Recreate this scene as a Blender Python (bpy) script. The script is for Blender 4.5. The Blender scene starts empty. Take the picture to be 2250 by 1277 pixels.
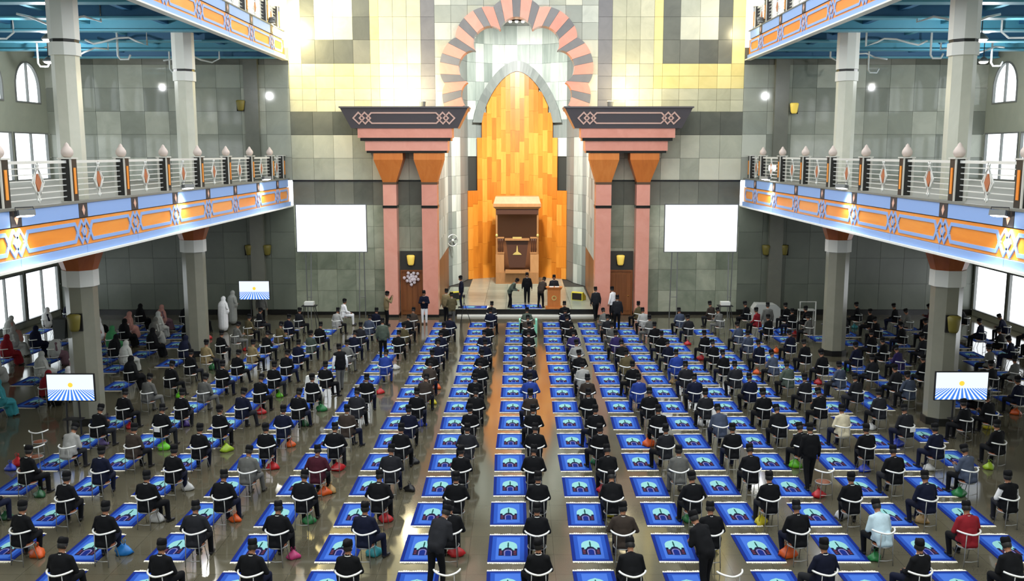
import bpy, math, random
import numpy as np
from mathutils import Vector, Matrix
random.seed(7)
PI = math.pi
S = bpy.context.scene
COL = S.collection

# ---------------------------------------------------------------- camera
cam_d = bpy.data.cameras.new('camera'); cam = bpy.data.objects.new('camera', cam_d); COL.objects.link(cam)
cam_d.sensor_width = 36.0
cam_d.lens = 2050.0 / 2250.0 * 36.0
cam_d.shift_x = -18.0 / 2250.0
cam_d.clip_end = 500
PITCH = math.atan(303.0 / 2050.0)
cam.location = (0.2, 0.0, 9.0)
cam.rotation_euler = (PI / 2 - PITCH, 0, 0)
S.camera = cam

# ---------------------------------------------------------------- world, exposure
w = bpy.data.worlds.new('overcast_sky'); S.world = w; w.use_nodes = True
w.node_tree.nodes['Background'].inputs[0].default_value = (0.93, 0.97, 1.0, 1)
w.node_tree.nodes['Background'].inputs[1].default_value = 2.6
S.view_settings.view_transform = 'Standard'
S.view_settings.look = 'None'
S.view_settings.gamma = 1.0
S.view_settings.use_curve_mapping = False
S.view_settings.exposure = 0.0
S.cycles.max_bounces = 6; S.cycles.diffuse_bounces = 4; S.cycles.glossy_bounces = 3; S.cycles.transparent_max_bounces = 8
S.cycles.caustics_reflective = False; S.cycles.caustics_refractive = False

def lamp(name, kind, loc, power, color=(1, 1, 1), size=0.2, aim=None, spot=None):
    d = bpy.data.lights.new(name, kind); d.energy = power; d.color = color
    if kind == 'AREA': d.size = size
    else: d.shadow_soft_size = size
    if spot: d.spot_size = spot; d.spot_blend = 0.6
    o = bpy.data.objects.new(name, d); COL.objects.link(o); o.location = loc
    if aim is not None:
        o.rotation_euler = (Vector(aim) - Vector(loc)).to_track_quat('-Z', 'Y').to_euler()
    return o

# ---------------------------------------------------------------- materials
def lin(c):
    r = []
    for v in c:
        v /= 255.0
        r.append(v / 12.92 if v <= 0.04045 else ((v + 0.055) / 1.055) ** 2.4)
    return (r[0], r[1], r[2], 1.0)
MATS = {}
def mat(name, c, rough=0.6, metal=0.0, spec=0.5, emit=0.0):
    if name in MATS: return MATS[name]
    m = bpy.data.materials.new(name); m.use_nodes = True
    b = m.node_tree.nodes['Principled BSDF']
    b.inputs['Base Color'].default_value = lin(c); b.inputs['Roughness'].default_value = rough
    b.inputs['Metallic'].default_value = metal; b.inputs['Specular IOR Level'].default_value = spec
    if emit:
        b.inputs['Emission Color'].default_value = lin(c); b.inputs['Emission Strength'].default_value = emit
    MATS[name] = m
    return m
def noise_mat(name, cols, rough=0.5, scale=1.0, stretch=(1, 1, 1), rnd=0.6, detail=5, spec=0.5, fac=0.5, island=False, bump=0.0):
    """colour ramp driven by a per-piece random value mixed with a stretched noise."""
    if name in MATS: return MATS[name]
    m = bpy.data.materials.new(name); m.use_nodes = True
    nt = m.node_tree; N = nt.nodes; L = nt.links
    b = N['Principled BSDF']; b.inputs['Roughness'].default_value = rough; b.inputs['Specular IOR Level'].default_value = spec
    if island:
        g = N.new('ShaderNodeNewGeometry'); rsock = g.outputs['Random Per Island']
    else:
        g = N.new('ShaderNodeObjectInfo'); rsock = g.outputs['Random']
    geo = N.new('ShaderNodeNewGeometry')
    mp = N.new('ShaderNodeMapping'); mp.inputs['Scale'].default_value = stretch
    off = N.new('ShaderNodeVectorMath'); off.operation = 'SCALE'; off.inputs[0].default_value = (37, 91, 53)
    L.new(rsock, off.inputs['Scale'])
    L.new(geo.outputs['Position'], mp.inputs['Vector']); L.new(off.outputs[0], mp.inputs['Location'])
    nz = N.new('ShaderNodeTexNoise'); nz.inputs['Scale'].default_value = scale; nz.inputs['Detail'].default_value = detail
    nz.inputs['Roughness'].default_value = 0.62; nz.inputs['Distortion'].default_value = 0.8
    L.new(mp.outputs[0], nz.inputs['Vector'])
    mx = N.new('ShaderNodeMix'); mx.data_type = 'FLOAT'; mx.inputs[0].default_value = rnd
    L.new(nz.outputs['Fac'], mx.inputs[2]); L.new(rsock, mx.inputs[3])
    rp = N.new('ShaderNodeValToRGB'); L.new(mx.outputs[0], rp.inputs[0])
    e = rp.color_ramp.elements
    lo, hi = 0.22, 0.78
    while len(e) < len(cols): e.new(0.5)
    for i, c in enumerate(cols):
        e[i].position = lo + (hi - lo) * i / (len(cols) - 1); e[i].color = lin(c)
    L.new(rp.outputs[0], b.inputs['Base Color'])
    if bump:
        bp = N.new('ShaderNodeBump'); bp.inputs['Strength'].default_value = bump; bp.inputs['Distance'].default_value = 0.01
        L.new(nz.outputs['Fac'], bp.inputs['Height']); L.new(bp.outputs[0], b.inputs['Normal'])
    MATS[name] = m
    return m

# ---------------------------------------------------------------- mesh builder
class MB:
    def __init__(s): s.v = []; s.f = []; s.m = []
    def add(s, vs, fs, mi=0):
        o = len(s.v); s.v += [tuple(p) for p in vs]; s.f += [tuple(i + o for i in f) for f in fs]; s.m += [mi] * len(fs); return s
    def box(s, x0, x1, y0, y1, z0, z1, mi=0):
        return s.add([(x0,y0,z0),(x1,y0,z0),(x1,y1,z0),(x0,y1,z0),(x0,y0,z1),(x1,y0,z1),(x1,y1,z1),(x0,y1,z1)],
                     [(0,3,2,1),(4,5,6,7),(0,1,5,4),(1,2,6,5),(2,3,7,6),(3,0,4,7)], mi)
    def prism(s, poly, f0, f1, mi=0):
        """poly: list of 2d points; f0,f1 map a 2d point to the two end faces."""
        n = len(poly); a = [f0(p) for p in poly]; b = [f1(p) for p in poly]
        fs = [tuple(range(n - 1, -1, -1)), tuple(range(n, 2 * n))] + [(i, (i + 1) % n, n + (i + 1) % n, n + i) for i in range(n)]
        return s.add(a + b, fs, mi)
    def ring(s, outer, inner, f0, f1, mi=0):
        n = len(outer); v = [f0(p) for p in outer] + [f0(p) for p in inner] + [f1(p) for p in outer] + [f1(p) for p in inner]
        fs = []
        for i in range(n):
            j = (i + 1) % n
            fs += [(i, j, n + j, n + i), (2*n+i, 3*n+i, 3*n+j, 2*n+j), (i, 2*n+i, 2*n+j, j), (n+i, n+j, 3*n+j, 3*n+i)]
        return s.add(v, fs, mi)
    def tube(s, pts, r, n=6, mi=0, flat=1.0, closed=False):
        pts = [Vector(p) for p in pts]; k = len(pts); rings = []
        for i, p in enumerate(pts):
            if closed: d = pts[(i + 1) % k] - pts[i - 1]
            else: d = pts[min(i + 1, k - 1)] - pts[max(i - 1, 0)]
            d.normalize()
            up = Vector((0, 0, 1)) if abs(d.z) < 0.95 else Vector((1, 0, 0))
            a = d.cross(up).normalized(); b = a.cross(d).normalized()
            rr = r[i] if isinstance(r, (list, tuple)) else r
            rings.append([tuple(p + a * (math.cos(2*PI*q/n) * rr * flat) + b * (math.sin(2*PI*q/n) * rr)) for q in range(n)])
        vs = [p for q in rings for p in q]; fs = []
        for i in range(k if closed else k - 1):
            i2 = (i + 1) % k
            for q in range(n): fs.append((i*n+q, i*n+(q+1)%n, i2*n+(q+1)%n, i2*n+q))
        if not closed: fs += [tuple(range(n - 1, -1, -1)), tuple((k-1)*n + q for q in range(n))]
        return s.add(vs, fs, mi)
    def lathe(s, prof, n=12, c=(0, 0, 0), mi=0, sx=1.0, sy=1.0, rot=0.0):
        k = len(prof); vs = []
        for r, z in prof:
            for q in range(n):
                a = 2*PI*q/n + rot
                vs.append((c[0] + math.cos(a)*r*sx, c[1] + math.sin(a)*r*sy, c[2] + z))
        fs = []
        for i in range(k - 1):
            for q in range(n): fs.append((i*n+q, i*n+(q+1)%n, (i+1)*n+(q+1)%n, (i+1)*n+q))
        fs += [tuple(range(n - 1, -1, -1)), tuple((k-1)*n + q for q in range(n))]
        return s.add(vs, fs, mi)
    def ell(s, c, r, n=10, k=7, mi=0, mtx=None):
        vs = []; 
        for i in range(k + 1):
            t = PI * i / k
            for q in range(n):
                a = 2*PI*q/n
                p = Vector((r[0]*math.sin(t)*math.cos(a), r[1]*math.sin(t)*math.sin(a), r[2]*math.cos(t)))
                if mtx is not None: p = mtx @ p
                vs.append((p.x + c[0], p.y + c[1], p.z + c[2]))
        fs = []
        for i in range(k):
            for q in range(n): fs.append((i*n+q, (i+1)*n+q, (i+1)*n+(q+1)%n, i*n+(q+1)%n))
        return s.add(vs, fs, mi)
    def mesh(s, name, mats, smooth=False):
        me = bpy.data.meshes.new(name); me.from_pydata(s.v, [], s.f)
        for m in mats: me.materials.append(m)
        if len(mats) > 1: me.polygons.foreach_set('material_index', s.m)
        if smooth: me.polygons.foreach_set('use_smooth', [True] * len(s.f))
        me.update(); return me
    def build(s, name, mats, parent=None, smooth=False, **k):
        if not isinstance(mats, (list, tuple)): mats = [mats]
        return obj(name, s.mesh(name, mats, smooth), parent, **k)

def obj(name, me, parent=None, loc=None, rz=0.0, label=None, cat=None, group=None, kind=None):
    o = bpy.data.objects.new(name, me); COL.objects.link(o)
    if parent is not None: o.parent = parent
    if loc is not None: o.location = loc
    if rz: o.rotation_euler = (0, 0, rz)
    if label: o['label'] = label
    if cat: o['category'] = cat
    if group: o['group'] = group
    if kind: o['kind'] = kind
    return o
def empty(name, loc=(0, 0, 0), rz=0.0, **k):
    o = obj(name, None, None, loc, rz, **k); o.empty_display_size = 0.2; return o
def copy_tree(o, parent=None):
    c = o.copy(); COL.objects.link(c)
    if parent is not None: c.parent = parent
    for ch in o.children: copy_tree(ch, c)
    return c
BOXC = {}
def box_mesh(key, w, d, h, m):
    """shared box mesh centred at the origin, slightly chamfered front edges."""
    k = (key, round(w, 3), round(d, 3), round(h, 3))
    if k not in BOXC:
        BOXC[k] = MB().box(-w/2, w/2, -d/2, d/2, -h/2, h/2).mesh(key, [m])
    return BOXC[k]
ORD = 'first second third fourth fifth sixth seventh eighth ninth tenth eleventh twelfth thirteenth fourteenth fifteenth sixteenth seventeenth eighteenth'.split()
# ================================================================ THE SETTING
WY = 51.6                                     # plane of the front wall
M_back = mat('joint_dark_mortar', (46, 47, 42), 0.8)  # plain dark mortar colour of the backing behind the slabs
M_low = noise_mat('stone_green_grey', [(108, 116, 99), (136, 143, 124), (158, 163, 143), (188, 190, 168)], 0.26, 0.7, rnd=0.3)
M_lite = noise_mat('stone_pale', [(158, 160, 142), (180, 181, 162), (200, 199, 178), (214, 212, 190)], 0.22, 0.8, rnd=0.5)
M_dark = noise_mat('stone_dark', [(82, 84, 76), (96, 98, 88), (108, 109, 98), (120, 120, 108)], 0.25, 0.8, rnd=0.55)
M_gal = noise_mat('stone_gallery', [(136, 140, 130), (154, 158, 146), (168, 171, 158), (194, 196, 182)], 0.06, 0.8, rnd=0.6)
M_shade = noise_mat('stone_grey_shaded', [(92, 98, 87), (104, 110, 98), (118, 123, 110)], 0.3, 0.5, rnd=0.3)  # grey stone toned down, shade under the balconies put into its colour
M_cream = noise_mat('stone_sand_yellow', [(206, 190, 120), (222, 206, 138), (232, 216, 150)], 0.35, 0.8, rnd=0.3)
M_warm = noise_mat('stone_warm_pale', [(160, 158, 132), (182, 180, 152), (204, 200, 170)], 0.25, 0.9, rnd=0.4)
M_niche = noise_mat('stone_niche_streaked', [(138, 150, 143), (166, 177, 170), (192, 201, 193), (212, 219, 210)], 0.45, 1.2, (3.0, 3.0, 0.35), rnd=0.5)
M_niched = noise_mat('stone_niche_dark', [(104, 112, 110), (120, 128, 125), (134, 142, 138)], 0.45, 1.2, (3.0, 3.0, 0.35), rnd=0.4)
M_black = mat('black_stone', (22, 22, 22), 0.25)
M_pink = noise_mat('stone_salmon', [(214, 142, 122), (226, 156, 136), (234, 168, 148)], 0.25, 1.3, rnd=0.4)
M_archgrey = noise_mat('stone_arch_grey', [(112, 110, 111), (124, 122, 122), (136, 133, 133)], 0.3, 1.2, rnd=0.4)
M_wood = noise_mat('planks_orange_wood', [(186, 106, 30), (208, 124, 38), (222, 140, 48), (234, 158, 66)], 0.38, 1.4, (4, 4, 0.35), rnd=0.5)
M_capwood = noise_mat('capital_orange_wood', [(200, 110, 46), (214, 124, 54), (226, 140, 68)], 0.35, 1.2, (3, 3, 0.5), rnd=0.3)
M_white = mat('white_paint', (226, 226, 218), 0.5)
M_cap = noise_mat('pillar_capital_wood', [(150, 78, 34), (172, 92, 42), (188, 106, 50)], 0.4, 1.0, (3, 3, .6), rnd=.3)

# floor: polished olive-grey granite
def floor_mat():
    m = bpy.data.materials.new('polished_granite_floor'); m.use_nodes = True
    nt = m.node_tree; N = nt.nodes; L = nt.links; b = N['Principled BSDF']
    geo = N.new('ShaderNodeNewGeometry')
    n1 = N.new('ShaderNodeTexNoise'); n1.inputs['Scale'].default_value = 0.35; n1.inputs['Detail'].default_value = 6
    n2 = N.new('ShaderNodeTexNoise'); n2.inputs['Scale'].default_value = 45; n2.inputs['Detail'].default_value = 2
    L.new(geo.outputs['Position'], n1.inputs['Vector']); L.new(geo.outputs['Position'], n2.inputs['Vector'])
    mx = N.new('ShaderNodeMix'); mx.data_type = 'FLOAT'; mx.inputs[0].default_value = 0.25
    L.new(n1.outputs['Fac'], mx.inputs[2]); L.new(n2.outputs['Fac'], mx.inputs[3])
    rp = N.new('ShaderNodeValToRGB'); L.new(mx.outputs[0], rp.inputs[0])
    e = rp.color_ramp.elements; e[0].position = 0.35; e[0].color = lin((74, 70, 56)); e[1].position = 0.65; e[1].color = lin((96, 91, 74))
    br = N.new('ShaderNodeTexBrick'); br.offset = 0.0; br.inputs['Scale'].default_value = 1.0
    br.inputs['Brick Width'].default_value = 0.96; br.inputs['Row Height'].default_value = 1.0; br.inputs['Mortar Size'].default_value = 0.006
    br.inputs['Color1'].default_value = (1, 1, 1, 1); br.inputs['Color2'].default_value = (.93, .93, .93, 1); br.inputs['Mortar'].default_value = (.55, .55, .55, 1)
    L.new(geo.outputs['Position'], br.inputs['Vector'])
    mm = N.new('ShaderNodeMix'); mm.data_type = 'RGBA'; mm.blend_type = 'MULTIPLY'; mm.inputs[0].default_value = 1.0
    L.new(rp.outputs[0], mm.inputs[6]); L.new(br.outputs['Color'], mm.inputs[7]); L.new(mm.outputs[2], b.inputs['Base Color'])
    b.inputs['Roughness'].default_value = 0.09; b.inputs['Specular IOR Level'].default_value = 0.7
    return m
floor = MB().box(-25.5, 25.5, -14, WY + .3, -0.3, 0.0).build('floor', floor_mat(), kind='structure', label='polished olive grey granite floor of the prayer hall')
def tile_wall(name, xs, zs, pick, y=WY, label=None, keep=None, depth=.05):
    """a backing slab with each stone slab a child of its own."""
    x0, x1, z0, z1 = xs[0], xs[-1], zs[0], zs[-1]
    if keep is None:
        back = MB().box(x0, x1, y + .03, y + .45, z0, z1)
    else:
        back = MB()
        n = 40
        for i in range(n):
            for k in range(n):
                a0, a1 = x0 + (x1-x0)*i/n, x0 + (x1-x0)*(i+1)/n; b0, b1 = z0 + (z1-z0)*k/n, z0 + (z1-z0)*(k+1)/n
                if keep((a0+a1)/2, (b0+b1)/2): back.box(a0, a1, y + .03, y + .45, b0, b1)
    wall = back.build(name, M_back, kind='structure', label=label)
    g = .012
    for i in range(len(xs) - 1):
        for k in range(len(zs) - 1):
            a0, a1, b0, b1 = xs[i], xs[i+1], zs[k], zs[k+1]
            mt = pick((a0+a1)/2, (b0+b1)/2)
            if mt is None: continue
            cx, cz = (a0+a1)/2, (b0+b1)/2
            if keep is not None:
                cs = [keep(a0 + (a1-a0)*(p+.5)/7, b0 + (b1-b0)*(q+.5)/7) for p in range(7) for q in range(7)]
                if not any(cs): continue
                if not all(cs):
                    mb = MB(); w7, h7 = (a1-a0-g)/7, (b1-b0-g)/7
                    for p in range(7):
                        for q in range(7):
                            if cs[p*7+q]:
                                mb.box(a0+g/2+p*w7, a0+g/2+(p+1)*w7, y-.02, y+.04, b0+g/2+q*h7, b0+g/2+(q+1)*h7)
                    mb.build('stone_slab', mt, wall); continue
            dy = random.uniform(-.004, .004)
            obj('stone_slab', box_mesh('stone_slab_' + mt.name, a1-a0-g, depth, b1-b0-g, mt), wall, (cx, y + dy, cz))
    return wall

def span(a, b, step):
    n = max(1, round((b - a) / step)); return [a + (b - a) * i / n for i in range(n + 1)]
ZL = span(.18, 6.15, 1.2) + [7.44] + [8.7, 9.95] + [11.2]
for sgn, side in ((-1, 'left'), (1, 'right')):
    # nave part of the front wall, below the upper zone
    xs = sorted([sgn * x for x in [4.35, 5.0, 5.9, 6.85, 7.9, 8.95, 10.0, 11.1, 12.3]])
    def pk(x, z):
        if 6.15 < z < 7.5 or 9.95 < z < 11.2: return M_dark
        if z > 7.5: return M_lite
        return M_low
    tile_wall('wall_front_' + side, xs, ZL, pk, label='grey green stone clad front wall beside the prayer niche, %s half' % side)
    MB().box(min(xs), max(xs), WY - .06, WY + .1, 7.44, 7.52).build('trim_1' if sgn < 0 else 'trim_2', M_black, kind='structure')
    MB().box(min(xs), max(xs), WY - .08, WY + .1, 0, .18).build('baseboard_front_' + side, M_black, kind='structure')
    # upper zone with the nested rectangles
    xs = sorted([sgn * x for x in [4.4, 5.15, 5.9, 6.65, 7.4, 7.88, 8.8, 9.85, 10.85, 11.6, 12.3]])
    zs = [11.2, 11.82, 12.43, 13.09, 13.75, 15.0, 16.2, 17.4, 18.6]
    def pk2(x, z):
        x = abs(x)
        if x < 5.15: return M_archgrey
        if x < 7.4 or z < 12.43: return M_warm
        if x > 7.88 and z > 13.75 and x < 11.6:
            return M_lite if (8.8 < x < 10.85 and z > 15.0) else M_dark
        return M_cream
    tile_wall('wall_front_upper_' + side, xs, zs, pk2, label='pale stone upper wall with nested rectangles beside the arch, %s half' % side)
    # bays under and above the side galleries
    xs = sorted([sgn * x for x in span(12.3, 25.5, 1.32)])
    tile_wall('wall_lower_bay_' + side, xs, span(.3, 6.1, 1.45), lambda x, z: M_shade, label='dark grey stone wall, shade in its colour, under the %s balcony' % side)
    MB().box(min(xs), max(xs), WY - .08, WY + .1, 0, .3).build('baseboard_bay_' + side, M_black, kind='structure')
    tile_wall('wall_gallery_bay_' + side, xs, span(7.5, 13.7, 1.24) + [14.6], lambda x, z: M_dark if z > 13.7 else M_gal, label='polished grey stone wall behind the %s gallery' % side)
    for k, (z0, z1) in enumerate([(0, 6.1), (7.5, 14.2)]):
        p = MB().box(sgn*13.95, sgn*14.7, WY - .3, WY, z0, z1).build('wall_pilaster_%s' % side, M_dark, kind='structure', label='dark stone pilaster on the front wall')
# wall around the multifoil arch
AZ, = (13.0,)
def keep_arch(x, z): return math.hypot(x, z - AZ) > 3.55 and not (z < AZ and abs(x) < 3.3)
tile_wall('wall_arch', span(-4.4, 4.4, .88), span(11.4, 18.6, .9), lambda x, z: M_lite if z < 15 or random.random() < .3 else M_gal, keep=keep_arch, label='stone wall around the scalloped arch')

# ---------------- multifoil arch of alternating voussoirs
arch = empty('multifoil_arch', (0, WY, 0), label='scalloped horseshoe arch of alternating salmon and grey stones', cat='arch')
def bump(a):
    d = ((a + 19.0) % 38.0) - 19.0
    t = d / 19.0
    return math.sqrt(max(0, 1 - (t * .93) ** 2)) 
def vous(a0, a1, m, name):
    n = 6; mb = MB(); outer = []; inner = []
    for i in range(n + 1):
        a = a0 + (a1 - a0) * i / n; b = (bump(a) - .37) / .63
        ro, ri = 3.86 + .34 * b, 2.62 + .56 * b
        t = math.radians(a)
        outer.append((ro * math.sin(t), AZ + ro * math.cos(t))); inner.append((ri * math.sin(t), AZ + ri * math.cos(t)))
    for i in range(n):
        q = [outer[i], outer[i+1], inner[i+1], inner[i]]
        mb.prism(q, lambda p: (p[0], -.22, p[1]), lambda p: (p[0], .75, p[1]))
    mb.build(name, m, arch)
a = 0.0
for k in range(-8, 9):
    c = k * 15.1
    if abs(c) < 124:
        vous(c - 3.2, c + 3.2, M_archgrey, 'grey_voussoir')
        if k < 8 and c + 15.1 < 124: vous(c + 3.35, c + 11.75, M_pink, 'salmon_voussoir')

# ---------------- mihrab niche shell
PLAN = [(-4.35, 51.6), (-4.45, 60.1), (-3.75, 61.8), (-3.35, 63.6), (-1.7, 64.9), (0, 65.2), (1.7, 64.9), (3.35, 63.6), (3.75, 61.8), (4.45, 60.1), (4.35, 51.6)]
FZ = 0.4
def slab_on(p, q, u0, u1, z0, z1, m, name, parent, off=0.0, th=.05):
    """box slab on the vertical plane through plan points p,q."""
    p, q = Vector((p[0], p[1], 0)), Vector((q[0], q[1], 0)); d = (q - p).normalized()
    c = p + d * ((u0 + u1) / 2); nrm = Vector((d.y, -d.x, 0))
    c = c + nrm * off
    return obj(name, box_mesh(name + m.name, u1 - u0 - .012, th, z1 - z0 - .012, m), parent, (c.x, c.y, (z0 + z1) / 2), math.atan2(d.y, d.x))
nich = []
for i in range(len(PLAN) - 1):
    p, q = PLAN[i], PLAN[i+1]; d = math.hypot(q[0]-p[0], q[1]-p[1])
    ux, uy = (q[0]-p[0])/d, (q[1]-p[1])/d
    mb = MB(); nx, ny = -uy, ux          # outward
    a_, b_ = (p[0]+nx*.04, p[1]+ny*.04), (q[0]+nx*.04, q[1]+ny*.04)
    c_, d_ = (q[0]+nx*.4, q[1]+ny*.4), (p[0]+nx*.4, p[1]+ny*.4)
    mb.prism([a_, b_, c_, d_], lambda t: (t[0], t[1], 0), lambda t: (t[0], t[1], 17.6))
    wl = mb.build('wall_niche_%d' % (i + 1), M_back, kind='structure', label='stone clad wall of the prayer niche, facet %s from its west jamb' % ORD[i])
    us = [d*q/max(1, round(d/.78)) for q in range(max(1, round(d/.78)) + 1)]
    if i == 1: us = [0, .3*d, .65*d, d]
    if i == 8: us = [0, .35*d, .7*d, d]
    nu = len(us) - 1; zz = [FZ, 1.7, 3.0] + span(3.0, 6.3, 1.1)[1:] + [7.5] + span(7.5, 10.0, 1.25)[1:] + [11.2] + span(11.2, 17.5, 1.26)[1:]
    central = 3 <= i <= 6
    for u in range(nu):
        for k in range(len(zz) - 1):
            z0, z1 = zz[k], zz[k+1]
            if central and z1 < 9: continue           # the timber covers it
            m = M_niche
            if 10.0 <= z0 < 11.2 or 6.3 <= z0 < 7.5: m = M_niched
            if i in (2, 7) or (i == 1 and u == 0) or (i == 8 and u == 2): m = M_niched
            if i in (0, 9) and z1 <= 3.01: continue
            slab_on(p, q, us[u], us[u+1], z0, z1, m, 'niche_slab', wl)
    if i in (0, 9):
        for u in range(14): slab_on(p, q, d*u/14, d*(u+1)/14, FZ, 3.0, noise_mat('dado_brown_wood', [(118, 74, 40), (134, 86, 48), (148, 98, 56)], .4, 1.5, (3, 3, .4), rnd=.5), 'dado_plank', wl)
        MB().box(-.01, d, -.04, .04, -.03, .03).build('dado_rail', M_black, wl)
        r = wl.children[-1]; r.location = (p[0], p[1], 7.5); r.rotation_euler = (0, 0, math.atan2(uy, ux))
MB().prism(PLAN, lambda t: (t[0], t[1], 17.5), lambda t: (t[0], t[1], 17.8)).build('ceiling_niche', M_archgrey, kind='structure', label='dark ceiling of the prayer niche')
M_stage = noise_mat('stage_stone', [(128, 140, 126), (148, 158, 142), (166, 174, 156)], .2, .8, rnd=.3)
stage = MB().prism([(-4.35, 51.1)] + PLAN[1:-1] + [(4.35, 51.1)], lambda t: (t[0], t[1], 0), lambda t: (t[0], t[1], FZ - .03)).build('floor_stage', M_back, kind='structure', label='raised pale stone stage floor inside the prayer niche')
for iy in range(11):
    for ix in range(7):
        y0 = 51.1 + iy * 1.24; x0 = -4.3 + ix * 1.2286
        if y0 + 1.24 > 60 and (abs(x0 + .6) > 3.0): continue
        obj('stage_tile', box_mesh('stage_tile', 1.216, 1.228, .05, M_stage), stage, (x0 + .614, y0 + .62, FZ - .025))
MB().box(-3.3, 4.3, 50.82, 51.1, 0, .1).build('step', M_white, kind='structure', label='white stone step along the stage front')
MB().box(-4.35, 4.35, 51.06, 51.1, .1, FZ - .005).build('trim_3', M_black, kind='structure')

# ---------------- timber panel of the mihrab, plank by plank
def wy(x): return 64.9 - 1.35 * (x / 3.3) ** 2
panel = empty('timber_niche_panel', (0, 64.9, FZ), label='tall orange plank panel with pointed top at the back of the niche', cat='wall panel')
zt1, zt2, ztop = 6.45, 10.0, 14.45
def wood_top(x):
    ax = abs(x)
    if ax > 2.85: return zt1
    if ax > 2.38: return zt2
    t = ax / 2.38
    return 11.0 + (ztop - 11.0) * (1 - t ** 1.75) ** .72
n = 21; wdt = 6.7 / n
for i in range(n):
    x = -3.35 + wdt * (i + .5); top = wood_top(x); z = FZ - random.uniform(0, .9); ang = math.atan2(-2*1.35*x/3.3**2, 1)
    while z < top - .02:
        z1 = min(z + 1.45, top); z0 = max(z, FZ)
        if z1 - z0 > .1:
            tl, tr = wood_top(x - wdt/2 + .001), wood_top(x + wdt/2 - .001)
            mb = MB(); h = wdt / 2 / math.cos(ang) + .004
            if z1 >= top - .001 and abs(tl - tr) < 2 and top > zt2 + .2:
                za, zb = max(z0 + .02, tl), max(z0 + .02, tr)
            else: za = zb = z1
            mb.prism([(-h, z0 + .004), (h, z0 + .004), (h, zb - .004), (-h, za - .004)], lambda p: (p[0], -.04, p[1]), lambda p: (p[0], .04, p[1]))
            o = mb.build('plank', M_wood, panel, loc=(x, wy(x) - 64.9 - .12 + random.uniform(-.012, .012), -FZ), rz=ang)
        z = z1
# grey pointed frame around the timber
def frame_top(t):   # t in -1..1 -> (x,z) outer and inner
    ax = abs(t)
    return 11.0 + (15.15 - 11.0) * (1 - ax ** 1.8) ** .72
fr = empty('pointed_stone_frame', (0, 64.6, FZ), label='grey stone pointed frame around the top of the orange panel', cat='arch frame')
NN = 28
for i in range(NN):
    pts_o = []; pts_i = []
    for t in (-1 + 2*i/NN, -1 + 2*(i+1)/NN):
        pts_o.append((2.98 * t, frame_top(t))); pts_i.append((2.40 * t, 11.0 + (ztop - 11.0) * max(0, 1 - abs(t) ** 1.75) ** .72))
    xm = (pts_o[0][0] + pts_o[1][0]) / 2
    MB().prism([pts_o[0], pts_o[1], pts_i[1], pts_i[0]], lambda p: (p[0], wy(p[0]) - 64.6 - .28, p[1] - FZ), lambda p: (p[0], wy(p[0]) - 64.6 + .1, p[1] - FZ)).build('frame_stone', M_niched, fr)
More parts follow.
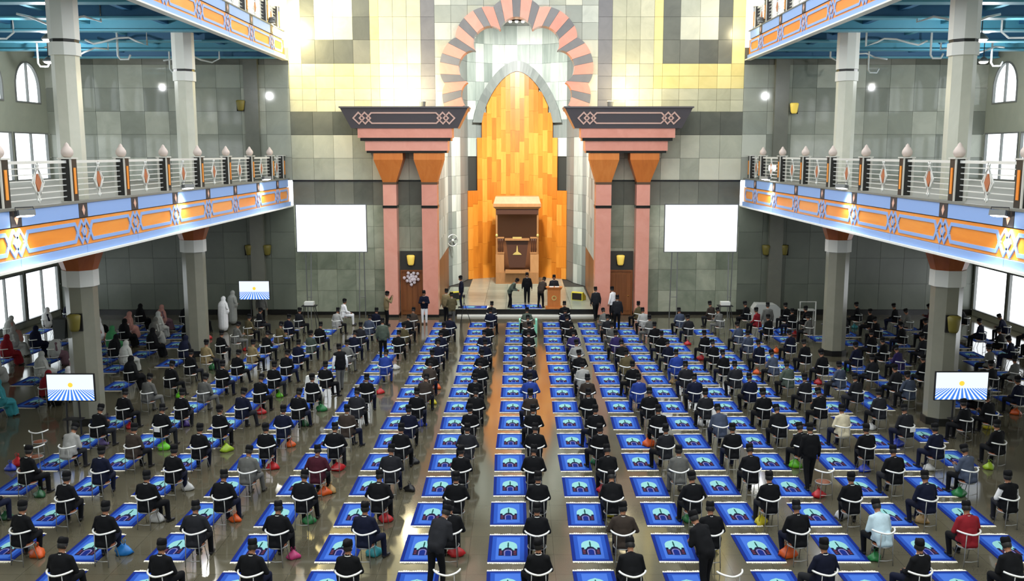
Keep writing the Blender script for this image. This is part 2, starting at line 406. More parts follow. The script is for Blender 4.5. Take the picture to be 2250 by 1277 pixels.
# ---------------- pillar pairs with entablature
def trap(mb, x0, x1, y0, y1, z0, X0, X1, Y0, Y1, z1):
    mb.add([(x0,y0,z0),(x1,y0,z0),(x1,y1,z0),(x0,y1,z0),(X0,Y0,z1),(X1,Y0,z1),(X1,Y1,z1),(X0,Y1,z1)], [(0,3,2,1),(4,5,6,7),(0,1,5,4),(1,2,6,5),(2,3,7,6),(3,0,4,7)])
PF = 50.75
M_brownband = mat('brown_bronze_band', (92, 66, 44), .4)
for sgn, side in ((-1, 'west'), (1, 'east')):
    pp = empty('pillar_pair', (sgn * 5.85, WY, 0), label='paired salmon pillars with black entablature on the %s side of niche' % ('left' if sgn < 0 else 'right'), cat='pillars')
    ox = sgn * 5.85
    for xc, hw in ((sgn * 6.87, .36), (sgn * 4.72, .42)):
        sh = MB()
        for z0, z1 in ((0.0, 6.02), (6.16, 7.3)):
            sh.box(xc-hw-ox, xc+hw-ox, PF-WY, .1, z0, z1)
        s_ = sh.build('shaft', M_pink, pp)
        MB().box(xc-hw-ox-.03, xc+hw-ox+.03, PF-WY-.03, .1, 6.02, 6.16).build('black_ring', M_black, s_)
        MB().box(xc-hw-ox-.02, xc+hw-ox+.02, PF-WY-.02, .1, 0, .15).build('plinth', M_black, s_)
        cp = MB(); trap(cp, xc-hw-ox, xc+hw-ox, PF-WY, .1, 7.42, xc-.78-ox, xc+.78-ox, PF-WY-.35, .1, 8.62); cp.box(xc-.78-ox, xc+.78-ox, PF-WY-.35, .1, 8.62, 8.98)
        c_ = cp.build('capital', M_capwood, pp)
        MB().box(xc-hw-ox-.02, xc+hw-ox+.02, PF-WY-.02, .1, 7.3, 7.42).build('capital_band', M_brownband, c_)
    xi, xo = 3.72, 8.05
    def bx(m, a, b, y, z0, z1, nm):
        x0, x1 = sorted((sgn*a, sgn*b)); return MB().box(x0-ox, x1-ox, y-WY, .1, z0, z1).build(nm, m, pp)
    bx(M_black, 3.72, 8.0, PF-.38, 8.98, 9.1, 'black_course'); bx(M_pink, 3.66, 8.06, PF-.45, 9.1, 9.62, 'salmon_course')  # black stone courses alternating with the salmon ones
    bx(M_black, 3.5, 8.3, PF-.52, 9.62, 9.78, 'black_course'); bx(M_pink, 3.42, 8.42, PF-.6, 9.78, 10.28, 'salmon_course')
    en = MB(); x0, x1 = sorted((sgn*3.1 - ox, sgn*8.75 - ox)); X0, X1 = sorted((sgn*2.55 - ox, sgn*9.25 - ox))
    trap(en, x0, x1, PF-.65-WY, .1, 10.28, X0, X1, PF-1.0-WY, .1, 11.32); en.box(X0-.06, X1+.06, PF-1.06-WY, .1, 11.32, 11.4)
    e_ = en.build('entablature', mat('entablature_charcoal', (92, 87, 88), .3), pp)
    # salmon line ornament on the sloping face
    def face(u, z, d): 
        t = (z - 10.28) / 1.04
        return (u, PF-.65-WY - .35*t - d, z)
    xc = (x0 + x1) / 2; zc = 10.8
    M_line = mat('ornament_salmon_line', (236, 196, 178), .4)
    def ornament(outer, inner): MB().ring(outer, inner, lambda p: face(p[0], p[1], 0), lambda p: face(p[0], p[1], .03)).build('ornament_line', M_line, e_)
    L_, hh, t_ = 1.72, .30, .07
    o_ = [(xc-L_-.3, zc), (xc-L_, zc+hh), (xc+L_, zc+hh), (xc+L_+.3, zc), (xc+L_, zc-hh), (xc-L_, zc-hh)]
    i_ = [(xc-L_-.3+t_*1.4, zc), (xc-L_+t_*.5, zc+hh-t_), (xc+L_-t_*.5, zc+hh-t_), (xc+L_+.3-t_*1.4, zc), (xc+L_-t_*.5, zc-hh+t_), (xc-L_+t_*.5, zc-hh+t_)]
    ornament(o_, i_)
    for sx in (-1, 1):
        for q in (2.05, 2.38):
            cx = xc + sx * q; r = .34
            ornament([(cx-r, zc), (cx, zc+r), (cx+r, zc), (cx, zc-r)], [(cx-r+.1, zc), (cx, zc+r-.1), (cx+r-.1, zc), (cx, zc-r+.1)])
    # black panel with lamp and door between the pillars
    cxm = sgn * 5.8
    dp = MB().box(cxm-.66, cxm+.66, WY-.12, WY, 2.55, 3.6).build('lintel_panel', mat('lintel_charcoal', (58, 60, 56), .35), None, kind='structure', label='charcoal stone panel over the %s niche door' % ('left' if sgn < 0 else 'right'))
    M_door = noise_mat('door_brown_wood', [(110, 66, 34), (128, 78, 40), (142, 90, 48)], .4, 1.2, (3, 3, .4), rnd=.2)
    dr = MB().box(cxm-.62, cxm+.62, WY-.1, WY-.02, .02, 2.5).build('door_1' if sgn < 0 else 'door_2', M_door, kind='structure', label='brown wooden door between the %s pillars' % ('left' if sgn < 0 else 'right'))
    for q in range(4):
        xx = cxm - .46 + q * .305
        MB().box(xx-.12, xx+.12, WY-.125, WY-.1, .25, 2.3).build('door_panel', M_door, dr)
    MB().ring([(cxm-.66, .0), (cxm-.66, 2.55), (cxm+.66, 2.55), (cxm+.66, 0)], [(cxm-.58, .0), (cxm-.58, 2.46), (cxm+.58, 2.46), (cxm+.58, 0)], lambda p: (p[0], WY-.15, p[1]), lambda p: (p[0], WY-.05, p[1])).build('door_frame', M_door, dr)
    MB().ell((cxm + .42, WY-.16, 1.1), (.035, .035, .035), 8, 5).build('door_knob', mat('brass', (190, 150, 70), .3, .8), dr)
# ================================================================ side walls, galleries, columns
M_blue = mat('fascia_periwinkle_blue', (138, 172, 226), .45)
M_orange = noise_mat('fascia_orange_wood', [(232, 130, 36), (242, 146, 48), (248, 162, 66)], .4, 1.0, (3, .5, 3), rnd=.35)
M_square = mat('fascia_dark_square', (52, 50, 54), .4)
M_inlay = mat('fascia_pink_inlay', (226, 178, 156), .5)
M_slab = mat('gallery_concrete', (150, 148, 138), .7)
M_rail = mat('rail_white_steel', (225, 226, 220), .35, .2)
M_post = mat('post_black_stone', (34, 33, 32), .3)
M_postside = mat('post_pale_stone', (205, 202, 192), .5)
M_finial = mat('finial_pale_stone', (206, 190, 180), .6)
M_roofblue = noise_mat('soffit_blue_paint', [(66, 140, 166), (80, 154, 178), (94, 166, 188)], .5, .6, rnd=.5)
M_roofblue2 = mat('soffit_blue_steel', (48, 108, 150), .5)
M_pipe = mat('pipe_white', (206, 212, 212), .5)
PY = [52.65 - 3.65 * k for k in range(0, 11)]          # post rhythm along the hall
def fm(sgn, u, z, d): return (sgn * (12.5 - d), u, z)
def poly_on(sgn, poly, d0, d1, name, m, parent):
    return MB().prism(poly, lambda p: fm(sgn, p[0], p[1], d0), lambda p: fm(sgn, p[0], p[1], d1)).build(name, m, parent)
def ring_on(sgn, o, i, d0, d1, name, m, parent):
    return MB().ring(o, i, lambda p: fm(sgn, p[0], p[1], d0), lambda p: fm(sgn, p[0], p[1], d1)).build(name, m, parent)

def balcony(sgn, base, side, level, ymin, rail_ymin):
    nm = '%s %s balcony' % (level, side)
    B = empty('balcony', (sgn * 12.5, WY, base), label='%s with orange and blue patterned fascia' % nm, cat='balcony')
    B.location = (0, 0, 0)
    s = MB(); y0 = ymin - 1.0
    x0, x1 = sorted((sgn * 12.62, sgn * 25.4))
    s.box(x0, x1, y0, WY - .06, base + .5, base + 1.4); s.build('slab', M_slab, B)
    MB().box(*sorted((sgn*12.3, sgn*12.62)), y0, WY - .06, base - .04, base + .02).build('lip', M_white, B)
    MB().box(*sorted((sgn*12.44, sgn*12.62)), y0, WY - .06, base + 1.46, base + 1.52).build('coping', mat('coping_grey', (120, 120, 112), .5), B)
    ys = [WY - .08] + [y for y in PY[1:] if y > ymin] + [y0]
    for k in range(len(ys) - 1):
        b, a = ys[k], ys[k+1]
        poly_on(sgn, [(a+.01, base+.02), (b-.01, base+.02), (b-.01, base+.24), (a+.01, base+.24)], -.1, .08, 'lower_blue_panel', M_blue, B)
        poly_on(sgn, [(a+.006, base+.25), (b-.006, base+.25), (b-.006, base+1.02), (a+.006, base+1.02)], -.1, 0.0, 'orange_panel', M_orange, B)
        poly_on(sgn, [(a+.28, base+1.05), (b-.28, base+1.05), (b-.28, base+1.46), (a+.28, base+1.46)], -.1, .03, 'upper_blue_panel', M_blue, B)
        sq = poly_on(sgn, [(a-.26, base+1.05), (a+.26, base+1.05), (a+.26, base+1.46), (a-.26, base+1.46)], -.1, .035, 'dark_square', M_square, B)
        c = base + 1.255
        poly_on(sgn, [(a-.09, c), (a, c+.15), (a+.09, c), (a, c-.15)], .035, .05, 'diamond_inlay', M_inlay, sq)
        # hexagon frame
        zc, hh, t = base + .635, .3, .1
        if b - a > 2:
            u0, u1 = a + .52, b - .52
            ring_on(sgn, [(u0-.2, zc), (u0, zc+hh), (u1, zc+hh), (u1+.2, zc), (u1, zc-hh), (u0, zc-hh)],
                    [(u0-.2+t*1.2, zc), (u0+t*.4, zc+hh-t), (u1-t*.4, zc+hh-t), (u1+.2-t*1.2, zc), (u1-t*.4, zc-hh+t), (u0+t*.4, zc-hh+t)], 0, .03, 'hexagon_frame', M_blue, B)
        for (cu, ru, rz) in ((a - .15, .32, .37), (a + .15, .32, .37)):
            ring_on(sgn, [(cu-ru, zc), (cu, zc+rz), (cu+ru, zc), (cu, zc-rz)], [(cu-ru+.09, zc), (cu, zc+rz-.1), (cu+ru-.09, zc), (cu, zc-rz+.1)], 0, .032, 'diamond_lattice', M_blue, B)
        poly_on(sgn, [(a-.06, zc), (a, zc+.09), (a+.06, zc), (a, zc-.09)], 0, .034, 'diamond_centre', M_inlay, B)
    # railing
    R = empty('railing', (0, 0, 0), label='white steel railing with black posts on the %s' % nm, cat='railing')
    zf = base + 1.52
    X = lambda d: sgn * (12.82 + d)
    fin = [(.08, 0), (.14, .04), (.18, .12), (.17, .2), (.12, .28), (.07, .34), (.06, .38), (.0, .44)]
    rys = [WY - .3] + [y for y in PY[1:] if y > rail_ymin]
    for k, y in enumerate(rys):
        p = MB().box(*sorted((X(-.17), X(.17))), y - .17, y + .17, zf, zf + 1.2).build('post', M_post, R)
        MB().box(*sorted((X(-.175), X(-.13))), y - .19, y - .15, zf, zf + 1.2).box(*sorted((X(.1), X(.175))), y - .2, y - .1, zf, zf + 1.2).build('pale_edge', M_postside, p)
        MB().box(*sorted((X(-.19), X(-.17))), y - .06, y + .06, zf + .2, zf + .95).build('orange_inlay', M_orange, p)
        MB().box(*sorted((X(-.21), X(.21))), y - .21, y + .21, zf + 1.2, zf + 1.24).build('cap', M_postside, p)
        if k: MB().lathe(fin, 8, (X(0), y, zf + 1.24)).build('finial', M_finial, p, smooth=True)
        if k + 1 < len(rys):
            y2 = rys[k+1]; a, b = y2 + .19, y - .19
            MB().box(*sorted((X(-.05), X(.05))), a, b, zf + 1.08, zf + 1.16).build('top_rail', M_rail, R)
            for q in range(6):
                z = zf + .12 + q * .165
                MB().box(*sorted((X(-.012), X(.012))), a, b, z, z + .028).build('bar', M_rail, R)
            c, zc = (a + b) / 2, zf + .58
            g = MB()
            for (ru, rz) in ((.34, .44), (.22, .56)):
                g.ring([(c-ru, zc), (c, zc+rz), (c+ru, zc), (c, zc-rz)], [(c-ru+.05, zc), (c, zc+rz-.06), (c+ru-.05, zc), (c, zc-rz+.06)], lambda t: (X(-.05), t[0], t[1]), lambda t: (X(-.02), t[0], t[1]))
            o = g.build('ornament', M_rail, R)
            MB().prism([(c-.16, zc), (c, zc+.24), (c+.16, zc), (c, zc-.24)], lambda t: (X(-.055), t[0], t[1]), lambda t: (X(-.01), t[0], t[1])).build('orange_diamond', mat('diamond_terracotta', (176, 104, 66), .5), o)
            for du, dz in ((-.06, .47), (.06, .47), (-.06, -.47), (.06, -.47)):
                MB().ell((X(-.04), c + du, zc + dz), (.03, .03, .05), 6, 5).build('bead', M_rail, o, smooth=True)
    return B
balcony(-1, 6.1, 'left', 'lower', 17.0, 16.5); balcony(1, 6.1, 'right', 'lower', 17.0, 16.5)
balcony(-1, 13.95, 'left', 'upper', 24.0, 37.0); balcony(1, 13.95, 'right', 'upper', 24.0, 37.0)
# soffit under the lower balcony
for sgn, side in ((-1, 'left'), (1, 'right')):
    MB().box(*sorted((sgn*12.62, sgn*25.4)), 16, WY - .06, 6.1, 6.3).build('ceiling_lower_' + side, mat('soffit_grey', (150, 148, 138), .6), kind='structure', label='plain grey soffit under the lower %s balcony' % side)
    # blue painted steel soffit under the upper balcony
    cb = MB().box(*sorted((sgn*12.62, sgn*25.4)), 16, WY - .06, 14.75, 14.85).build('ceiling_upper_' + side, M_roofblue, kind='structure', label='blue painted steel soffit under the upper %s balcony' % side)
    for k in range(9):
        y = 50.4 - k * 3.65
        MB().box(*sorted((sgn*12.64, sgn*25.3)), y - .14, y + .14, 13.98, 14.75).build('soffit_beam', M_roofblue if k % 2 else M_roofblue2, cb)
        MB().box(*sorted((sgn*12.64, sgn*25.3)), y - .3, y + .3, 13.92, 13.98).build('beam_flange', M_roofblue, cb)
        MB().box(*sorted((sgn*12.64, sgn*25.3)), y - 2.0, y - 1.9, 14.45, 14.75).build('soffit_purlin', M_roofblue2, cb)
    for k in range(4):
        x = sgn * (14.3 + k * 3.2)
        MB().box(x - .12, x + .12, 16.2, WY - .2, 14.2, 14.75).build('soffit_girder', M_roofblue if k % 2 else M_roofblue2, cb)
    # white conduits drooping under the soffit
    for k in range(9):
        x = sgn * (15.4 + (k % 4) * 2.3 + random.uniform(-.5, .5)); y = 48.6 - (k // 2) * 3.3 + random.uniform(-.6, .6)
        pts = []; n_ = 7
        for q in range(n_):
            pts.append((x + sgn * q * .42, y - q * .12 + .25 * math.sin(q * 1.7 + k), 13.75 - .18 * math.sin(q * 1.3 + k * 2)))
        if k % 2: pts = [(x, y, 13.95), (x, y, 13.2), (x + .1, y, 13.05), (x + .45, y, 13.05), (x + .55, y, 13.25)]
        pts = [(pts[0][0], pts[0][1], 14.74)] + pts
        MB().tube(pts, .045, 6).build('conduit_pipe', M_pipe, smooth=True, label='white conduit drooping under the blue %s soffit, number %s from the front wall' % (side, ORD[k]), cat='pipe', group='white conduits under the %s upper balcony' % side)
# columns
M_colst = noise_mat('column_grey_stone', [(122, 121, 107), (132, 131, 116), (144, 142, 126)], .22, .6, rnd=.2)
M_colup = noise_mat('column_pale_stone', [(186, 186, 170), (200, 200, 184), (214, 212, 196)], .3, .7, rnd=.2)
for sgn, side in ((-1, 'left'), (1, 'right')):
    for y, dist in ((41.2, 'far'), (30.5, 'near'), (19.8, 'nearest')):
        if dist == 'nearest': continue
        c = empty('column', (sgn * 14.3, y, 0), label='octagonal grey stone column with white collar, %s one of the %s colonnade' % (dist, side), cat='column')
        k = 1 / math.cos(PI / 8)
        def oc(r0, z0, r1, z1, nm, m, par=c): return MB().lathe([(r0*k, z0), (r1*k, z1)], 8, rot=PI/8).build(nm, m, par)
        oc(.52, 0, .52, .25, 'plinth', M_black); oc(.46, .25, .46, 4.66, 'lower_shaft', M_colst); oc(.52, 4.66, .52, 5.2, 'white_collar', M_white)
        oc(.5, 5.2, .68, 5.75, 'capital', M_cap); oc(.68, 5.75, .72, 6.1, 'capital_block', M_cap)
        oc(.39, 7.5, .39, 12.05, 'upper_shaft', M_colup); oc(.44, 12.05, .44, 12.45, 'upper_collar', M_white); oc(.4, 12.45, .4, 12.55, 'dark_ring', M_black); oc(.43, 12.55, .43, 14.1, 'top_shaft', M_white)
# side walls with windows
M_frame = mat('window_frame_grey', (120, 122, 120), .4)
def glass():
    m = bpy.data.materials.new('window_glass'); m.use_nodes = True; nt = m.node_tree; N = nt.nodes; L = nt.links
    for n_ in list(N): N.remove(n_)
    o = N.new('ShaderNodeOutputMaterial'); t = N.new('ShaderNodeBsdfTransparent'); t.inputs[0].default_value = (.96, .98, .98, 1)
    g = N.new('ShaderNodeBsdfGlossy'); g.inputs['Roughness'].default_value = .03; mx = N.new('ShaderNodeMixShader'); mx.inputs[0].default_value = .06
    L.new(t.outputs[0], mx.inputs[1]); L.new(g.outputs[0], mx.inputs[2]); L.new(mx.outputs[0], o.inputs[0]); return m
M_glass = glass()
M_sidew = noise_mat('side_wall_stone', [(150, 156, 142), (164, 169, 154), (178, 182, 166)], .35, .6, rnd=.3)
wn = 0
for sgn, side in ((-1, 'left'), (1, 'right')):
    W = MB(); xo, xi = sgn * 25.62, sgn * 25.5
    x0, x1 = sorted((xo, xi))
    bays = [(WY - 3.65 * k, WY - 3.65 * (k + 1)) for k in range(10)]
    yend = bays[-1][1]
    rows = [(.3, 2.85), (7.55, 10.05)]
    W.box(x0, x1, yend, WY + .4, 0, .3); W.box(x0, x1, yend, WY + .4, 2.85, 7.55); W.box(x0, x1, yend, WY + .4, 10.05, 11.55)
    W.box(x0, x1, yend, WY + .4, 13.9, 18.6); W.box(x0, x1, -14, yend, 0, 18.6)
    for (b, a) in bays:
        W.box(x0, x1, b - .2, b, .3, 2.85); W.box(x0, x1, b - .2, b, 7.55, 10.05)
        # spandrels around an arched opening z 11.55..13.9
        c, r = (a + b) / 2 - .1, 1.25
        npt = 14; pts = [(c - r, 11.55)] + [(c - r * math.cos(PI*q/npt), 12.35 + 1.35 * math.sin(PI*q/npt)) for q in range(npt + 1)] + [(c + r, 11.55)]
        W.prism([(a, 11.55)] + pts[:npt//2+2] + [(c, 13.9), (a, 13.9)], lambda p: (x0, p[0], p[1]), lambda p: (x1, p[0], p[1]))
        W.prism([(c, 13.9)] + pts[npt//2+1:] + [(b, 11.55), (b, 13.9)], lambda p: (x0, p[0], p[1]), lambda p: (x1, p[0], p[1]))
    wl = W.build('wall_' + side, M_sidew, kind='structure', label='stone side wall with rows of windows on the %s' % side)
    for (b, a) in bays[:7]:
        for z0, z1 in rows:
            wn += 1; y0, y1 = a, b - .2
            fr_ = MB().ring([(y0, z0), (y1, z0), (y1, z1), (y0, z1)], [(y0+.07, z0+.07), (y1-.07, z0+.07), (y1-.07, z1-.07), (y0+.07, z1-.07)], lambda p: (xi - sgn*.05, p[0], p[1]), lambda p: (xi + sgn*.1, p[0], p[1])).build('window_%d' % wn, M_frame, kind='structure', label='%s level window of the %s side wall, bay %s from the front' % ('ground' if z0 < 1 else 'gallery', side, ORD[bays.index((b, a))]))
            for q in ((1,) if not (sgn > 0 and z0 < 1) else ()):
                ym = y0 + (y1 - y0) * q / 2
                MB().box(*sorted((xi - sgn*.04, xi + sgn*.08)), ym - .035, ym + .035, z0 + .07, z1 - .07).build('mullion', M_frame, fr_)
            for q in (range(2) if not (sgn > 0 and z0 < 1) else ()):
                ya, yb = y0 + (y1-y0)*q/2 + .04, y0 + (y1-y0)*(q+1)/2 - .04
                MB().box(*sorted((xi + sgn*.02, xi + sgn*.028)), ya, yb, z0 + .06, z1 - .06).build('pane', M_glass, fr_)
        wn += 1; c, r = (a + b) / 2 - .1, 1.25; npt = 14
        o_ = [(c - r * math.cos(PI*q/npt), 12.35 + 1.35 * math.sin(PI*q/npt)) for q in range(npt + 1)] + [(c + r, 11.55), (c - r, 11.55)]
        i_ = [(c - (r-.08) * math.cos(PI*q/npt), 12.35 + 1.27 * math.sin(PI*q/npt)) for q in range(npt + 1)] + [(c + r - .08, 11.63), (c - r + .08, 11.63)]
        fr_ = MB().ring(o_, i_, lambda p: (xi - sgn*.05, p[0], p[1]), lambda p: (xi + sgn*.1, p[0], p[1])).build('window_%d' % wn, M_frame, kind='structure', label='arched upper window of the %s side wall, bay %s from the front' % (side, ORD[bays.index((b, a))]))
        MB().box(*sorted((xi - sgn*.04, xi + sgn*.08)), c - .03, c + .03, 11.63, 13.62).build('mullion', M_frame, fr_)
        MB().prism(i_, lambda p: (xi + sgn*.02, p[0], p[1]), lambda p: (xi + sgn*.028, p[0], p[1])).build('pane', M_glass, fr_)
MB().box(-25.9, 25.9, -14.4, -14, 0, 18.6).build('wall_back', M_sidew, kind='structure', label='plain stone rear wall of the hall')
# ================================================================ PEOPLE
# every figure: overlapping tapered volumes fused by a voxel remesh into one continuous body
M_skin = mat('skin_brown', (150, 104, 76), .55)
M_hair = mat('hair_black', (18, 16, 15), .6)
M_songkok = mat('songkok_black_velvet', (10, 10, 12), .85, spec=.2)
M_shoe = mat('shoe_black_leather', (24, 22, 22), .4)
CLOTH = {'k': ('black', (9, 10, 13)), 'n': ('navy', (13, 18, 38)), 'g': ('grey', (92, 92, 88)), 'd': ('dark grey', (30, 31, 35)),
         'l': ('light grey', (150, 150, 146)), 'b': ('dark brown', (52, 44, 38)), 'o': ('olive', (84, 76, 52)), 'e': ('grey green', (72, 82, 72)),
         'h': ('khaki', (136, 120, 86)), 's': ('slate blue', (62, 70, 86)), 'u': ('royal blue', (32, 54, 124)), 'p': ('dark purple', (46, 38, 84)),
         'm': ('maroon', (66, 22, 34)), 'r': ('dark red', (122, 26, 34)), 'c': ('cream patterned', (206, 196, 166)), 't': ('pale blue', (176, 198, 206)),
         'v': ('black and white', (22, 22, 28)), 'w': ('white', (226, 226, 226)), 'q': ('pale grey', (172, 174, 168)), 'x1': ('pink', (196, 70, 96)), 'x2': ('green', (62, 128, 82)),
         'x3': ('teal', (60, 140, 150)), 'x4': ('dusty pink', (178, 130, 118)), 'x5': ('mauve', (110, 84, 92)), 'x6': ('dark green', (34, 62, 52))}
def cloth(code):
    nm, c = CLOTH[code]; return noise_mat('cloth_' + nm.replace(' ', '_'), [tuple(max(0, v*.9) for v in c), c, tuple(min(255, v*1.08 + 2) for v in c)], .85, 9.0, rnd=.5, spec=.2)
def V(*a): return Vector(a)

class Fig:
    def __init__(s): s.pr = []; s.extra = []
    def cap(s, a, b, ra, rb, tag): s.pr.append(('c', Vector(a), Vector(b), ra, rb, tag))
    def ell(s, c, r, tag, mtx=None): s.pr.append(('e', Vector(c), Vector(r), mtx or Matrix.Identity(3), 0, tag))
    def raw(s):
        mb = MB()
        for p in s.pr:
            if p[0] == 'e': mb.ell(p[1], p[2], 12, 8, 0, p[3])
            else:
                a, b, ra, rb = p[1:5]; d = (b - a).normalized(); up = V(0,0,1) if abs(d.z) < .9 else V(1,0,0)
                u = d.cross(up).normalized(); v = u.cross(d); n = 12; rings = []
                for t in (-.98, -.75, -.4, 0): rings.append((a + d*ra*t, ra*math.sqrt(1-t*t)))
                for t in (0, .4, .75, .98): rings.append((b + d*rb*t, rb*math.sqrt(1-t*t)))
                vs = [c + u*math.cos(2*PI*q/n)*r + v*math.sin(2*PI*q/n)*r for c, r in rings for q in range(n)]; fs = []
                for i in range(len(rings)-1):
                    for q in range(n): fs.append((i*n+q, i*n+(q+1)%n, (i+1)*n+(q+1)%n, (i+1)*n+q))
                fs += [tuple(range(n-1,-1,-1)), tuple((len(rings)-1)*n+q for q in range(n))]
                mb.add(vs, fs)
        return mb
    def dist(s, P):
        D = []
        for p in s.pr:
            if p[0] == 'e':
                q = (P - np.array(p[1])) @ np.array(p[3]); r = np.array(p[2]); D.append((np.linalg.norm(q / r, axis=1) - 1) * r.min())
            else:
                a, b = np.array(p[1]), np.array(p[2]); ab = b - a; t = np.clip((P - a) @ ab / (ab @ ab), 0, 1)
                D.append(np.linalg.norm(P - (a + t[:, None]*ab), axis=1) - (p[3] + (p[4]-p[3])*t))
        return np.array(D)
    def remesh(s, voxel=.02):
        me = s.raw().mesh('raw', []); o = bpy.data.objects.new('tmp', me); COL.objects.link(o)
        md = o.modifiers.new('r', 'REMESH'); md.mode = 'VOXEL'; md.voxel_size = voxel
        sm = o.modifiers.new('s', 'SMOOTH'); sm.factor = .5; sm.iterations = 3
        dg = bpy.context.evaluated_depsgraph_get(); ev = o.evaluated_get(dg); m2 = ev.to_mesh()
        nv = len(m2.vertices); co = np.empty(nv*3); m2.vertices.foreach_get('co', co); co = co.reshape(-1, 3)
        no = np.empty(nv*3); m2.vertices.foreach_get('normal', no); no = no.reshape(-1, 3)
        fs = [tuple(p.vertices) for p in m2.polygons]
        ev.to_mesh_clear(); bpy.data.objects.remove(o); bpy.data.meshes.remove(me)
        return co, no, fs
def submesh(co, no, fs, sel, infl, name, mats, extra=None):
    idx = sorted({i for f, k in zip(fs, sel) if k for i in f}); mp = {v: i for i, v in enumerate(idx)}
    mb = MB(); mb.add([tuple(co[i] + no[i]*infl) for i in idx], [tuple(mp[i] for i in f) for f, k in zip(fs, sel) if k])
    if extra: mb.add(*extra)
    return mb.mesh(name, mats, True)
def rotz(v, a, c=V(0,0,0)):
    v = v - c; ca, sa = math.cos(a), math.sin(a); return V(v.x*ca - v.y*sa, v.x*sa + v.y*ca, v.z) + c
def rotx(v, a, c=V(0,0,0)):
    v = v - c; ca, sa = math.cos(a), math.sin(a); return V(v.x, v.y*ca - v.z*sa, v.y*sa + v.z*ca) + c

def hand(mb, wrist, d, palm_n, side, curl=.5):
    """palm with five unequal bent fingers and a thumb leaving the side of the palm."""
    d = d.normalized(); n = (palm_n - d*palm_n.dot(d)).normalized(); s = d.cross(n).normalized() * side
    mb.ell(wrist + d*.05, (.5, .5, .5), 8, 5, 0, Matrix(((s.x*.08, d.x*.1, n.x*.036), (s.y*.08, d.y*.1, n.y*.036), (s.z*.08, d.z*.1, n.z*.036))))
    for k, (off, ln) in enumerate(((-.03, .07), (-.01, .08), (.01, .075), (.029, .058))):
        a = wrist + d*.09 + s*off; b = a + d*ln*.45 + n*ln*.2*curl; c = b + d*ln*.2*(1-curl*.5) + n*ln*.35*curl; e = c + n*ln*.2*curl + d*ln*.15*(1-curl)
        mb.tube([a, b, c, e], [.0095, .009, .0085, .006], 5)
    a = wrist + d*.03 - s*.035; mb.tube([a, a - s*.025 + d*.03, a - s*.03 + d*.055 + n*.015*curl], [.011, .010, .007], 5)

